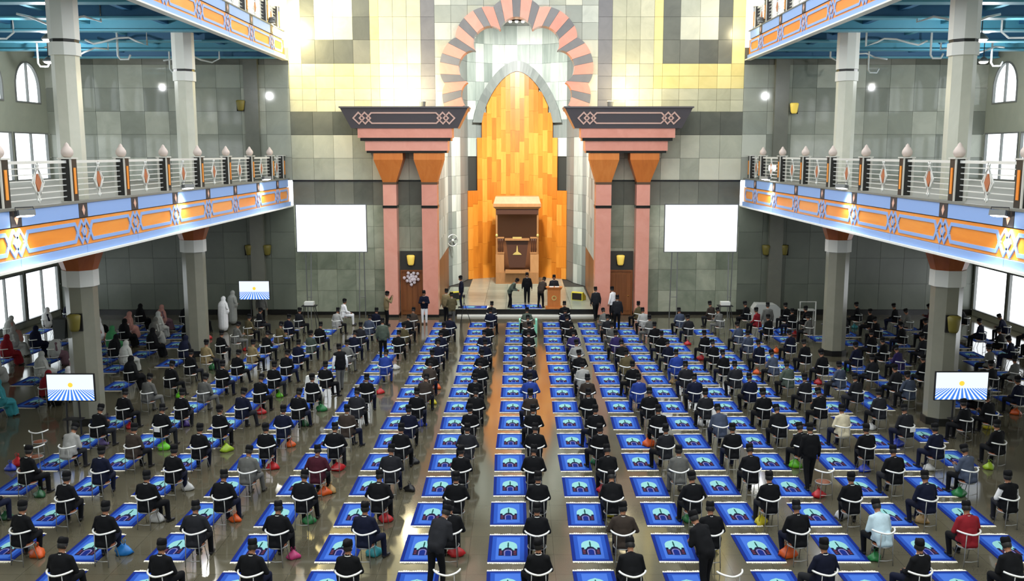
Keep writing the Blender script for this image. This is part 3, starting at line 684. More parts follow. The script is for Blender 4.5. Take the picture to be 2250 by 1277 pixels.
def make_person(kind='sit', lean=4, hp=8, hy=0, legs=0, arms='lap', wide=1.0, sex='m', mirror=1, step=0, split=True, veil=False):
    F = Fig(); lean = math.radians(lean); legs = math.radians(legs)
    ex = MB()          # hands, face details
    if kind == 'sit':
        P0 = V(0, -.03, .53); hips = [V(sx*.095, .02, .545) for sx in (-1, 1)]; knees = [rotz(V(sx*(.13 + .06*random.random()), .43, .52), legs) for sx in (-1, 1)]
        ank = [rotz(V(sx*.15, .44 + (step if sx > 0 else -step), .085), legs) for sx in (-1, 1)]; fdir = rotz(V(0, 1, 0), legs)
        base = .53
    else:
        base = .94; P0 = V(0, 0, .94); hips = [V(sx*.09, 0, .9) for sx in (-1, 1)]
        ank = [V(sx*.1, step*sx, .09) for sx in (-1, 1)]; knees = [V(sx*.1, step*sx*.5 + .04, .49) for sx in (-1, 1)]; fdir = V(0, 1, 0)
    T = lambda p: rotx(p, -lean, P0)      # torso lean forward (towards +y)
    z0 = base
    F.ell(P0 + V(0, .0, .02), (.172*wide, .135*wide, .13), 'trouser')
    F.cap(T(P0 + V(0, 0, .08)), T(P0 + V(0, -.005, .24)), .138*wide, .145*wide, 'jacket')
    if kind == 'sit':
        for sx in (-1, 1): F.cap(P0 + V(sx*.09, -.07, .1), P0 + V(sx*.09, -.11, -.04), .11*wide, .085, 'jacket')
        F.cap(P0 + V(-.1, -.12, -.03), P0 + V(.1, -.12, -.03), .085, .085, 'jacket')
    F.ell(T(P0 + V(0, -.01, .36)), (.185*wide, .125*wide, .23), 'jacket', Matrix.Rotation(-lean, 3, 'X'))
    for sx in (-1, 1):
        F.cap(T(P0 + V(sx*.09, .0, .08)), T(P0 + V(sx*.1, -.005, .42)), .115*wide, .10*wide, 'jacket')
    sh = [T(P0 + V(sx*.172*wide, -.015, .485)) for sx in (-1, 1)]
    for q in (0, 1): F.cap(T(P0 + V(0, -.012, .535)), sh[q], .062, .06, 'jacket')
    F.cap(sh[0], sh[1], .068, .068, 'jacket'); F.cap(T(P0 + V(0, -.01, .5)), T(P0 + V(0, -.005, .575)), .085, .06, 'jacket')
    neck0, neck1 = T(P0 + V(0, 0, .56)), T(P0 + V(0, .02, .68)); F.cap(neck0, neck1, .062, .06, 'skin')
    # head frame
    HS = 1.1; hc = T(P0 + V(0, .035, .722)); HR = Matrix.Rotation(math.radians(hy), 3, 'Z') @ Matrix.Rotation(-lean*.6 - math.radians(hp), 3, 'X')
    Hh = lambda x, y, z: hc + HR @ (V(x, y, z) * HS)
    F.ell(Hh(0, -.008, .015), (.077*HS, .096*HS, .105*HS), 'head', HR); F.ell(Hh(0, .022, -.05), (.058*HS, .066*HS, .062*HS), 'head', HR)
    F.cap(Hh(0, .085, .0), Hh(0, .104, -.026), .011, .016, 'head')
    for sx in (-1, 1): F.ell(Hh(sx*.08, -.01, -.008), (.013, .024, .035), 'head', HR)
    # arms
    for i, sx in enumerate((-1, 1)):
        s0 = sh[i]
        if arms == 'lap':
            el = T(P0 + V(sx*.265*wide, .04, .22)); wr = P0 + rotz(V(sx*.085, .30, .13), legs*.6)
        elif arms == 'phone':
            el = T(P0 + V(sx*.25*wide, .09, .23)); wr = T(P0 + V(sx*.07, .33, .30))
        elif arms == 'side':
            el = T(P0 + V(sx*.255*wide, -.01, .22)); wr = T(P0 + V(sx*.27*wide, .05, -.03))
        elif arms == 'down':
            el = s0 + V(sx*.03, .06, -.28); wr = s0 + V(sx*.0, .16, -.53)
        elif arms == 'up':
            el = T(P0 + V(sx*.25*wide, .18, .32)); wr = T(P0 + V(sx*.09, .28, .56))
        else:
            el = T(P0 + V(sx*.29*wide, .02, .24)); wr = T(P0 + V(sx*.12, .26, .17))
        F.cap(s0, el, .06*wide, .05, 'sleeve'); F.cap(el, wr, .05, .036, 'sleeve')
        dd = (wr - el).normalized(); F.cap(wr, wr + dd*.03, .028, .026, 'skin')
        hand(ex, wr + dd*.015, dd, V(0, 0, -1) if arms in ('lap', 'wide') else V(-sx, .1, 0), -sx, .55)
    for i, sx in enumerate((-1, 1)):
        F.cap(hips[i], knees[i], .095*wide, .068, 'trouser'); F.cap(knees[i], ank[i], .066, .05, 'trouser')
        f0 = V(ank[i].x, ank[i].y, .045); F.cap(f0 - fdir*.03, f0 + fdir*.15, .042, .036, 'shoe'); F.cap(ank[i], f0, .045, .042, 'shoe')
    if sex == 'f':
        if kind == 'sit':
            F.cap(P0 + V(0, .1, -.02), P0 + V(0, .42, -.05), .19, .17, 'trouser'); F.cap(P0 + V(0, .42, -.08), V(0, .44, .16), .17, .2, 'trouser')
        else: F.cap(P0 + V(0, 0, 0), V(0, 0, .26), .25, .25, 'trouser')
    co, no, fs = F.remesh(.021)
    fc = np.array([co[list(f)].mean(axis=0) for f in fs]); D = F.dist(fc); tags = np.array([p[5] for p in F.pr])
    # coat skirt: the jacket covers the hips
    near = tags[D.argmin(axis=0)]; slv = near == 'sleeve'; near[slv] = 'jacket'
    up = np.array(T(V(0,0,1)) - T(V(0,0,0)))
    hl = (fc - np.array(hc)) @ np.array(HR) / HS      # head-local
    hairsel = (near == 'head') & (hl[:, 2] > -.045 + np.clip(hl[:, 1], 0, .1)*1.1) & (hl[:, 1] < .05) & (np.abs(hl[:, 0]) < .083)
    jak = (near == 'jacket') | ((near == 'trouser') & (fc[:, 2] > base - (.02 if kind == 'sit' else .1)) & (fc[:, 1] < (.1 if kind == 'sit' else .6)))
    tro = (near == 'trouser') & ~jak; sho = near == 'shoe'
    if sex == 'f': jak = jak | tro; tro = tro & False
    # eyes, brows and mouth
    fx = MB()
    for sx in (-1, 1):
        fx.ell(Hh(sx*.03, .083, .008), (.011, .007, .006), 6, 4); fx.box(0, 0, 0, 0, 0, 0)
        fx.tube([Hh(sx*.015, .09, .026), Hh(sx*.032, .09, .03), Hh(sx*.048, .078, .025)], .005, 4)
    fx.tube([Hh(-.022, .083, -.062), Hh(0, .09, -.06), Hh(.022, .083, -.062)], .005, 4)
    # one continuous body, materials: 0 skin 1 jacket 2 trousers 3 shoe 4 dark details
    mb = MB(); mb.add([tuple(c) for c in co], fs); mi = np.zeros(len(fs), int); mi[jak] = 1; mi[tro] = 2; mi[sho] = 3; mi[hairsel] = 4; mb.m = list(mi)
    mb.add(ex.v, ex.f, 0); mb.add(fx.v, [f for f in fx.f if len(set(f)) == len(f)], 4)
    res = {'body': mb.mesh('body', [M_skin, M_skin, M_skin, M_shoe, M_hair], True)}
    if split:
        res['jacket'] = submesh(co, no, fs, jak, .008, 'jacket', [M_skin])
        if tro.any(): res['trousers'] = submesh(co, no, fs, tro, .006, 'trousers', [M_skin])
        left = fc[:, 0] * math.cos(legs) + fc[:, 1] * math.sin(legs) < 0
        res['shoe'] = submesh(co, no, fs, sho & left, .006, 'shoe', [M_shoe]); res['shoe2'] = submesh(co, no, fs, sho & ~left, .006, 'shoe', [M_shoe])
        res['vest'] = submesh(co, no, fs, jak & ~slv, .018, 'vest', [M_skin])
        res['hair'] = submesh(co, no, fs, hairsel, .007, 'hair', [M_hair])
    # songkok cap
    cb = MB(); prof = [(.92, .0), (1.0, .005), (.95, .065), (.87, .095), (.7, .108)]
    cv = MB().lathe([(r, z) for r, z in prof], 14)
    vs = []
    for x, y, z in cv.v:
        zz = z - (.016 if z > .09 and abs(x) < .45 else 0)
        vs.append(tuple(Hh(x*.086, -.012 + y*.106, .05 + zz)))
    cb.add(vs, cv.f); res['songkok'] = cb.mesh('songkok', [M_songkok], True)
    # white collar
    co_ = MB(); k = 14; nd = (neck1 - neck0).normalized()
    co_.tube([neck0 + nd*.02 + V(math.cos(2*PI*q/k)*.07, math.sin(2*PI*q/k)*.072, 0) for q in range(k)], .011, 5, closed=True); res['collar'] = co_.mesh('collar', [mat('collar_white', (214, 214, 210), .7)], True)
    if veil:
        G = Fig(); G.ell(hc + V(0, -.015, .01), (.112, .128, .142), 'v', HR); G.cap(hc + V(0, -.02, -.05), T(P0 + V(0, .0, .36)), .1, .25, 'v'); G.cap(T(P0 + V(0, .0, .4)), P0 + V(0, .03, .05), .24, .27, 'v')
        G.cap(T(P0 + V(-.13, .03, .4)), P0 + V(-.16, .1, .1), .13, .15, 'v'); G.cap(T(P0 + V(.13, .03, .4)), P0 + V(.16, .1, .1), .13, .15, 'v')
        c2, n2, f2 = G.remesh(.025); fc2 = np.array([c2[list(f)].mean(axis=0) for f in f2]); h2 = (fc2 - np.array(hc)) @ np.array(HR)
        keepf = ~((h2[:, 1] > .05) & (np.abs(h2[:, 0]) < .062) & (np.abs(h2[:, 2] + .01) < .085))
        res['veil'] = submesh(c2, n2, f2, keepf, 0, 'veil', [M_skin])
    return res
POSES = {}
random.seed(3)
for i, kw in enumerate([dict(), dict(lean=10, hp=22, arms='phone'), dict(lean=2, hp=4, legs=-24, wide=1.06), dict(lean=3, hp=6, legs=26, arms='wide'),
                        dict(lean=6, hp=12, hy=28, wide=1.08, arms='wide'), dict(lean=22, hp=20, arms='phone', wide=1.04), dict(lean=0, hp=0, hy=-24, legs=14, wide=.95), dict(lean=7, hp=16, hy=-12, wide=1.1, step=.08)]):
    POSES['sit%d' % i] = make_person('sit', **kw)
POSES['women0'] = make_person('sit', sex='f', veil=True); POSES['women1'] = make_person('sit', sex='f', veil=True, lean=12, hp=18, legs=20)
POSES['womanstand'] = make_person('stand', sex='f', veil=True, arms='wide')
POSES['stand'] = make_person('stand', arms='side', lean=0); POSES['walk'] = make_person('stand', arms='side', lean=4, step=.17)
POSES['bend'] = make_person('stand', arms='down', lean=62, hp=-10, step=.08); POSES['pray'] = make_person('stand', arms='up', lean=2); POSES['hold'] = make_person('stand', arms='phone', lean=6, hp=14)
POSES['stoop'] = make_person('stand', arms='phone', lean=32, hp=12, step=.1)

USED = {}
def uniq(lb):
    USED[lb] = USED.get(lb, 0) + 1
    return lb
def person(pose, loc, rz, top, bottom='k', cap=True, label='', group=None, near=True, shirt='k', scale=1.0, capmat=None):
    R_ = POSES[pose]; jm, tm = cloth('w' if top == 'v' else top), cloth(bottom)
    o = obj('person', R_['body'], None, loc, rz, label=uniq(label), cat='person', group=group); o.scale = (scale,)*3
    for i, m in ((1, jm), (2, tm)):
        o.material_slots[i].link = 'OBJECT'; o.material_slots[i].material = m
    def kid(key, name, m=None):
        if key not in R_: return
        c = obj(name, R_[key], o)
        if m: c.material_slots[0].link = 'OBJECT'; c.material_slots[0].material = m
        return c
    veil = 'veil' in R_
    if near or veil:
        if near:
            kid('jacket', 'robe' if veil else ('shirt' if top == 'v' else 'jacket'), jm)
            if top == 'v': kid('vest', 'vest', cloth('k'))
            if not veil: kid('trousers', 'trousers', tm); kid('hair', 'hair'); kid('collar', 'collar')
            kid('shoe', 'shoe'); kid('shoe2', 'shoe')
        if veil: kid('veil', 'veil', cloth(shirt))
    if cap and not veil: kid('songkok', 'songkok', capmat)
    return o
# ================================================================ CHAIRS, RUGS, BAGS
M_chrome = mat('chair_rail_pale_steel', (232, 232, 226), .3, .1); M_leg = mat('chair_leg_grey_steel', (150, 150, 146), .35, .5)
M_seat = noise_mat('seat_brown_vinyl', [(110, 62, 40), (128, 74, 48), (142, 86, 56)], .5, 4, rnd=.3)
def arc(r, a0, a1, n, z, cy=0): return [(r*math.cos(math.radians(a0+(a1-a0)*i/n)), cy + r*math.sin(math.radians(a0+(a1-a0)*i/n)), z) for i in range(n+1)]
CH = {}
CH['seat'] = MB().lathe([(.15, .405), (.178, .412), (.182, .435), (.165, .45), (.05, .455)], 16).mesh('seat', [M_seat], True)
CH['seat_ring'] = MB().tube(arc(.2, 0, 360, 20, .425)[:-1], .016, 6, closed=True).mesh('seat_ring', [M_leg], True)
rail = [(.27*math.cos(math.radians(a))*1.0, .03 + .28*math.sin(math.radians(a))*1.0, .76 + .035*abs(math.cos(math.radians(a)))) for a in range(192, 349, 12)]
CH['backrest_rail'] = MB().tube(rail, .021, 6).mesh('backrest_rail', [M_chrome], True)
for k, sx in (('leg0', -1), ('leg1', 1)): CH[k] = MB().tube([(sx*.14, -.205, .765), (sx*.15, -.2, .43), (sx*.17, -.21, 0.0)], .011, 6).mesh('rear_leg', [M_leg], True)
for k, sx in (('leg2', -1), ('leg3', 1)): CH[k] = MB().tube([(sx*.12, -.12, .41), (sx*.15, .1, .36), (sx*.17, .2, 0.0)], .010, 6).mesh('front_leg', [M_leg], True)
CH['stretcher'] = MB().tube([(-.165, -.206, .14), (0, -.22, .13), (.165, -.206, .14)], .01, 6).mesh('stretcher', [M_leg], True)
one = MB()
for k in CH:
    me = CH[k]; one.add([v.co[:] for v in me.vertices], [tuple(p.vertices) for p in me.polygons], 1 if k == 'seat' else (2 if 'leg' in k or k == 'stretcher' else 0))
CH_ONE = one.mesh('chair', [M_chrome, M_seat, M_leg], True)
CHAIRS = []
def chair(loc, rz, label, near=True, group='round seat chairs set out for the worshippers'):
    CHAIRS.append((loc, rz))
    if not near: return obj('chair', CH_ONE, None, loc, rz, label=uniq(label), cat='chair', group=group)
    e = empty('chair', loc, rz, label=uniq(label), cat='chair', group=group)
    for k, n_ in (('seat', 'seat'), ('seat_ring', 'seat_ring'), ('backrest_rail', 'backrest_rail'), ('leg0', 'rear_leg'), ('leg1', 'rear_leg'), ('leg2', 'front_leg'), ('leg3', 'front_leg'), ('stretcher', 'stretcher')): obj(n_, CH[k], e)
    return e
# prayer rug with domed mosque
RC = {'dark': mat('rug_deep_blue', (18, 38, 112), .95, spec=.1), 'mid': mat('rug_mid_blue', (36, 74, 160), .95, spec=.1), 'light': mat('rug_bright_blue', (62, 102, 186), .95, spec=.1),
      'cyan': mat('rug_pale_cyan', (132, 186, 184), .95, spec=.1), 'ink': mat('rug_ink_navy', (18, 20, 52), .95, spec=.1), 'green': mat('rug_dark_green', (16, 66, 60), .95, spec=.1), 'lil': mat('rug_lilac', (116, 110, 160), .95, spec=.1), 'red': mat('rug_dull_red', (104, 52, 66), .95, spec=.1), 'fr': mat('rug_cream_fringe', (232, 226, 206), .95, spec=.1)}
def flat(polys, z0, z1):
    mb = MB()
    for p in polys: mb.prism(p, lambda t: (t[0], t[1], z0), lambda t: (t[0], t[1], z1))
    return mb
def rect(x0, x1, y0, y1): return [(x0, y0), (x1, y0), (x1, y1), (x0, y1)]
def domep(w, y0, h, n=12, pt=.0): return [(-w*math.cos(PI*i/n), y0 + h*math.sin(PI*i/n) ** .8 + (pt if i == n//2 else 0)) for i in range(n+1)]
RUG = {}
RUG['pile_border'] = ('dark', flat([rect(-.45, .45, -.74, .74)], 0, .012))
RUG['mid_band'] = ('mid', flat([rect(-.37, .37, -.66, .66)], .012, .014))
RUG['field'] = ('light', flat([rect(-.275, .275, -.6, .6)], .014, .016))
RUG['dome_panel'] = ('cyan', flat([[(-.25, -.18)] + domep(.25, .06, .36, 12, .03) + [(.25, -.18)]], .016, .018))
RUG['mosque'] = ('ink', flat([rect(-.25, .25, -.5, -.16), rect(-.13, .13, -.16, -.1), [(-.11, -.1)] + domep(.1, -.09, .1) + [(.11, -.1)], rect(-.25, -.18, -.16, -.1), rect(.18, .25, -.16, -.1), [(x-.215, y) for x, y in domep(.045, -.1, .05, 8)], [(x+.215, y) for x, y in domep(.045, -.1, .05, 8)]], .018, .020))
RUG['minaret'] = ('green', flat([rect(-.018, .018, .0, .3), rect(-.03, .03, .16, .18), [(-.02, .3), (.02, .3), (0, .37)]], .019, .021))
RUG['window_marks'] = ('red', flat([rect(sx*.19-.035, sx*.19+.035, y, y+.05) for sx in (-1, 1) for y in (-.44, -.34, -.25)], .020, .0215))
RUG['gate_arch'] = ('lil', flat([[(-.1, -.52)] + domep(.11, -.28, .15) + [(.11, -.52)]], .020, .0215))
RUG['gate'] = ('dark', flat([[(-.072, -.52)] + domep(.078, -.31, .13) + [(.078, -.52)]], .0215, .023))
def fringe(sg):
    mb = MB(); n = 18
    for i in range(n):
        x0, x1 = -.45 + .9*i/n, -.45 + .9*(i+1)/n; l = .07 + random.uniform(-.012, .014); h = .006 + .012*abs(math.sin(i*.55))
        mb.add([(x0, sg*.74, .002), (x1, sg*.74, .002), (x1 - .006, sg*(.74+l), .002), (x0 + .006, sg*(.74+l), .002), (x0, sg*.74, .012), (x1, sg*.74, .012), (x1 - .006, sg*(.74+l), h), (x0 + .006, sg*(.74+l), h)],
               [(0,3,2,1),(4,5,6,7),(0,1,5,4),(1,2,6,5),(2,3,7,6),(3,0,4,7)])
    return mb
for k_ in ('dome_panel', 'mosque', 'minaret', 'window_marks', 'gate_arch', 'gate'):
    RUG[k_][1].v = [(x*.84, (y + .06)*.84 - .04, z) for x, y, z in RUG[k_][1].v]
RUG['fringe'] = ('fr', fringe(1)); RUG['fringe.001'] = ('fr', fringe(-1))
RM = {k: mb.mesh(k.split('.')[0], [RC[c]]) for k, (c, mb) in RUG.items()}
keys = list(RC); one = MB()
for k, (c, mb) in RUG.items():
    one.add(mb.v, mb.f, keys.index(c))
RUG_ONE = one.mesh('prayer_rug', [RC[k] for k in keys])
def rug(loc, rz, label, near=True, group='blue prayer rugs laid out in rows'):
    if not near: return obj('prayer_rug', RUG_ONE, None, loc, rz, label=uniq(label), cat='rug', group=group)
    e = empty('prayer_rug', loc, rz, label=uniq(label), cat='rug', group=group)
    for k, me in RM.items(): obj(k.split('.')[0], me, e)
    return e
# plastic carrier bag
BAGM = {}
BAGC = {'orange': (236, 96, 24), 'green': (36, 130, 66), 'dark green': (30, 92, 52), 'lime': (112, 214, 34), 'red': (206, 30, 36), 'sky blue': (30, 130, 214), 'blue': (40, 70, 200), 'white': (216, 216, 212), 'yellow': (222, 206, 30), 'lilac': (128, 110, 176), 'pink': (206, 62, 124), 'teal': (60, 170, 180), 'tan': (186, 150, 92), 'black': (18, 18, 20), 'purple': (84, 60, 150), 'yellow green': (166, 200, 40)}
def bag_mesh(seed):
    rnd = random.Random(seed); n, k = 14, 6; vs = []
    ph = [rnd.uniform(0, 6.28) for _ in range(4)]
    for i, (r, z) in enumerate(((.14, .0), (.18, .02), (.185, .08), (.14, .15), (.075, .2), (.04, .25), (.0, .23))):
        for q in range(n):
            a = 2*PI*q/n; m_ = 1 + .16*math.sin(3*a+ph[0]+i) + .13*math.sin(5*a+ph[1]-i*1.3)
            vs.append((math.cos(a)*r*m_*1.1, math.sin(a)*r*m_*.8, z*(1+.06*math.sin(2*a+ph[2]))))
    fs = []
    for i in range(6):
        for q in range(n): fs.append((i*n+q, i*n+(q+1)%n, (i+1)*n+(q+1)%n, (i+1)*n+q))
    fs.append(tuple(range(n-1, -1, -1)))
    mb = MB(); mb.add(vs, fs); return mb
BAGV = []
for sd in range(4):
    hd = MB()
    for sx in (-1, 1):
        hd.tube([(sx*.04, -.02, .25), (sx*.07, -.03, .33), (sx*.05, 0, .36), (sx*.03, .03, .32), (sx*.02, .02, .25)], .008, 5)
    BAGV.append((bag_mesh(sd).mesh('bag_body', [M_white], True), hd.mesh('handles', [M_white], True)))
def bag(loc, color, label, rz):
    i = random.randrange(4); m = mat('bag_' + color.replace(' ', '_'), tuple(v*.84 for v in BAGC[color]), .4)
    o = obj('carrier_bag', BAGV[i][0], None, loc, rz, label=uniq(label), cat='bag', group='bags left beside the chairs')
    h = obj('handles', BAGV[i][1], o)
    for q in (o, h): q.material_slots[0].link = 'OBJECT'; q.material_slots[0].material = m
    s_ = random.uniform(.75, 1.05); o.scale = (s_, s_, s_)
    return o

# ================================================================ THE CONGREGATION
random.seed(11)
ROWS = ['......d.k.o.bk', 'ddlnb.neneglsgr'[0:14], 'on.skn.bkdgd.k', 'gokdokkkkgk.s.', 'kkenknnkppkksn', 'hhng.nnklknknk', 'kkk.ukkbkoukks'[0:14], 'kkkk.bknlkddes',
        'ggkkkbkubunndd', 'kknkdkkbkkdkkd', 'kkknbnkkkkskcd', 'lbkkkkdkkdkkkn', 'knkgmdkkkgkxks', 'kkkkkkkkkkkknv', '.kkdknkkbkktr.'[0:14], '.kkkkkxkkxnkk.']
ROWS[1] = 'ddlnb.nenglsgr'
ROWS[6] = 'kkk.ukkbkouksk'
ROWS[14] = '.kkdknkkbkktr.'
def colphrase(c):
    if c == 0: return 'centre column'
    return '%s column %s of centre' % (ORD[abs(c) - 1], 'left' if c < 0 else 'right')
def rowphrase(r): return ('%s row from front' % ORD[r])
PX = lambda c: .585 + 1.893 * c
RX = lambda c: -.09 + 1.908 * c
PYr = lambda r: 47.55 - 2.0 * r
def visible(X, Y, Z=0.6, pad=40):
    th = PITCH; dx, dy, dz = X - .2, Y, Z - 9
    zc = dy*math.cos(th) - dz*math.sin(th); yc = -dy*math.sin(th) - dz*math.cos(th)
    x, y = 1143 + 2050*dx/zc, 638.5 + 2050*yc/zc
    return -pad < x < 2250 + pad and y < 1277 + pad + 30
for r in range(16):
    for i in range(14):
        c = i - 7; near = r >= 7; code = ROWS[r][i]
        if visible(RX(c), PYr(r) + .9) and not (r == 0 and not (-3 <= c <= 3)) and not (c == -7 and r < 9):
            rug((RX(c) + random.uniform(-.03, .03), PYr(r) + .82 + random.uniform(-.05, .05), .001), random.uniform(-.025, .025), 'blue prayer rug with domed mosque, %s, %s' % (rowphrase(r), colphrase(c)), near)
        if code == '.' or not visible(PX(c), PYr(r)): continue
        x, y = PX(c) + random.uniform(-.06, .06), PYr(r) + random.uniform(-.07, .07); rz = .9*math.atan2(x, 58 - y) + random.uniform(-.12, .12)
        if code == 'x':
            chair((x, y, 0), rz, 'empty round brown seat chair, %s, %s' % (rowphrase(r), colphrase(c)), True); continue
        chair((x, y, 0), rz, 'pale steel chair under seated man, %s, %s' % (rowphrase(r), colphrase(c)), near)
        pose = random.choice(['sit0', 'sit0', 'sit1', 'sit2', 'sit3', 'sit4', 'sit5', 'sit6', 'sit7', 'sit7'])
        bot = random.choice('kkkknnd') if code not in 'ug' else code
        gar = 'shirt' if code in 'cthl' else ('vest over white sleeves' if code == 'v' else 'jacket')
        person(pose, (x, y + .02, 0), rz, code, bot, True, 'man in %s %s, %s, %s' % (CLOTH[code][0] if code != 'v' else 'black', gar, rowphrase(r), colphrase(c)), 'seated worshippers in the nave', near)
# right-hand side under the balcony
RIGHT = [(17.5, 47.2, 'k'), (17.4, 45.1, 'k'), (19.3, 46.8, 'k'), (19.3, 45.2, 'g'), (21.1, 46.7, 'm'), (19.0, 42.5, 'd'), (17.5, 41.5, 'k'), (16.9, 42.9, 'k'), (15.4, 39.6, 'k'), (15.3, 38.0, 'k'), (17.3, 38.8, 'd'),
         (15.3, 36.4, 'p'), (13.6, 34.7, 'd'), (13.84, 37.0, 'n'), (13.84, 33.0, 'd'), (15.5, 34.6, 'k'), (13.84, 31.9, 's'), (14.05, 28.2, 'k'), (15.2, 28.9, 'k'), (17.3, 31.2, 'n'), (16.6, 32.2, 'g'), (19.0, 36.6, 'g'), (21.5, 42.4, 'n'), (23.4, 43.9, 'n'), (23.7, 42.3, 'n'),
         (18.9, 34.5, 'g'), (17.6, 33.6, 'd'), (13.92, 43.7, 'g'), (14.5, 46.0, 'k'), (13.6, 45.3, 'k'), (13.8, 47.0, 'k'), (21.2, 44.6, 'd'), (21.3, 40.2, 'k'), (20.8, 38.3, 'n'), (22.9, 40.4, 's'), (19.2, 40.4, 'n'), (17.2, 36.4, 'k'), (20.9, 36.3, 'k'), (15.7, 43.9, 'd'), (19.1, 32.4, 'n'), (15.6, 30.6, 'k'), (22.6, 46.3, 'k'), (13.9, 25.9, 'k')]
RIGHT.sort(key=lambda t: (round(t[1]), t[0]))
def side_phrase(X, Y):
    r = round((47.55 - Y) / 2.0); k = max(0, int((X - 12.0) // 1.55)); return r, k
seen = {}
for X, Y, code in RIGHT:
    r, k = side_phrase(X, Y); r = max(0, r)
    while (r, k) in seen: k += 1
    seen[(r, k)] = 1
    near = Y < 33; rz = .9*math.atan2(X, 62 - Y) + random.uniform(-.15, .15); ph = 'under the right balcony, %s, %s place from nave' % (rowphrase(r), ORD[k])
    chair((X, Y, 0), rz, 'pale steel chair %s' % ph, near); person('sit%d' % random.randrange(8), (X, Y + .02, 0), rz, code, random.choice('kkn'), True, 'man in %s jacket %s' % (CLOTH[code][0], ph.replace('the ', '')), 'seated men under the right balcony', near)
    if all(math.hypot(X - .85 - 14.3, Y + .8 - yy) > 1.35 for yy in (41.2, 30.5)): rug((X - .85, Y + .8, .001), random.uniform(-.05, .05), 'blue prayer rug %s' % ph, near)
# left-hand side: women in veils, some men
LEFT = [(-14.9, 46.7, 'w', 'w', 'stand'), (-15.05, 48.7, 'q', 'q', 'stand'), (-16.1, 32.8, 'w', 'w', 0), (-16.0, 37.5, 'q', 'q', 0), (-18.9, 44.6, 'x4', 'x4', 1), (-18.0, 40.8, 'x2', 'x2', 0), (-17.7, 36.8, 'x1', 'x1', 1), (-18.4, 35.4, 'q', 'q', 0), (-17.4, 44.6, 'q', 'q', 0), (-15.9, 44.6, 'q', 'k', 0), (-20.5, 44.8, 'k', 'w', 0), (-17.0, 43.0, 'q', 'g', 1),
        (-21.6, 38.8, 'r', 'r', 0), (-22.3, 40.6, 'q', 'l', 0), (-21.4, 40.8, 'n', 'n', 0), (-24.0, 43.4, 'x4', 'q', 1), (-20.4, 35.6, 'q', 'q', 1), (-20.0, 33.4, 'x6', 'x6', 0), (-21.9, 35.2, 'n', 'w', 0), (-20.6, 31.6, 'x5', 'x5', 0), (-17.6, 30.9, 'x3', 'x3', 0), (-19.2, 29.4, 'q', 'q', 1), (-16.6, 32.2, 'k', 'r', 1), (-15.2, 42.4, 'k', 'k', 0), (-16.0, 40.3, 'k', 'k', 0), (-14.0, 38.6, 'k', 'n', 1), (-19.4, 42.6, 'x4', 'w', 0), (-16.6, 34.6, 'q', 'x5', 0), (-23.4, 45.8, 'n', 'w', 0), (-21.9, 46.6, 'x5', 'q', 0), (-22.6, 37.4, 'g', 'q', 0), (-19.6, 38.8, 'x5', 'q', 1), (-19.2, 46.9, 'k', 'k', 0), (-16.9, 46.8, 'k', 'k', 1), (-18.0, 46.6, 'x5', 'x4', 0), (-15.9, 46.2, 'k', 'x5', 0), (-18.2, 42.6, 'k', 'k', 0), (-14.6, 34.6, 'k', 'k', 0), (-23.2, 47.6, 'k', 'n', 0), (-17.1, 38.9, 'k', 'k', 1), (-20.9, 42.4, 'g', 'w', 0)]
lc = {}
for X, Y, top, vl, ps in LEFT:
    near = Y < 36; r = max(0, round((47.55 - Y) / 2)); k = max(0, int((-X - 12.0) // 1.4))
    while (r, k) in lc: k += 1
    lc[(r, k)] = 1
    ph = 'under left balcony, %s, %s place from nave' % (rowphrase(r), ORD[k]); rz = .9*math.atan2(X, 62 - Y) + random.uniform(-.3, .3)
    if ps == 'stand':
        person('womanstand', (X, Y, 0), rz, top, 'k', False, 'standing woman in %s veil before the far left television' % CLOTH[vl][0], 'women under the left balcony', near, shirt=vl); continue
    chair((X, Y, 0), rz, 'pale steel chair %s' % ph, near)
    person('women%d' % ps, (X, Y + .02, 0), rz, top, 'k', False, 'woman in %s veil %s' % (CLOTH[vl][0], ph), 'women under the left balcony', near, shirt=vl)
    if all(math.hypot(X - .85 + 14.3, Y + .8 - yy) > 1.35 for yy in (41.2, 30.5)): rug((X - .85, Y + .8, .001), random.uniform(-.1, .1), 'blue prayer rug %s' % ph, near)
# two empty chairs by the near left television
for X, Y, lb in ((-14.2, 27.0, 'empty round seat chair right in front of near left television'), (-13.6, 25.6, 'empty round seat chair near left edge below the left television')):
    chair((X, Y, 0), .2, lb, True)
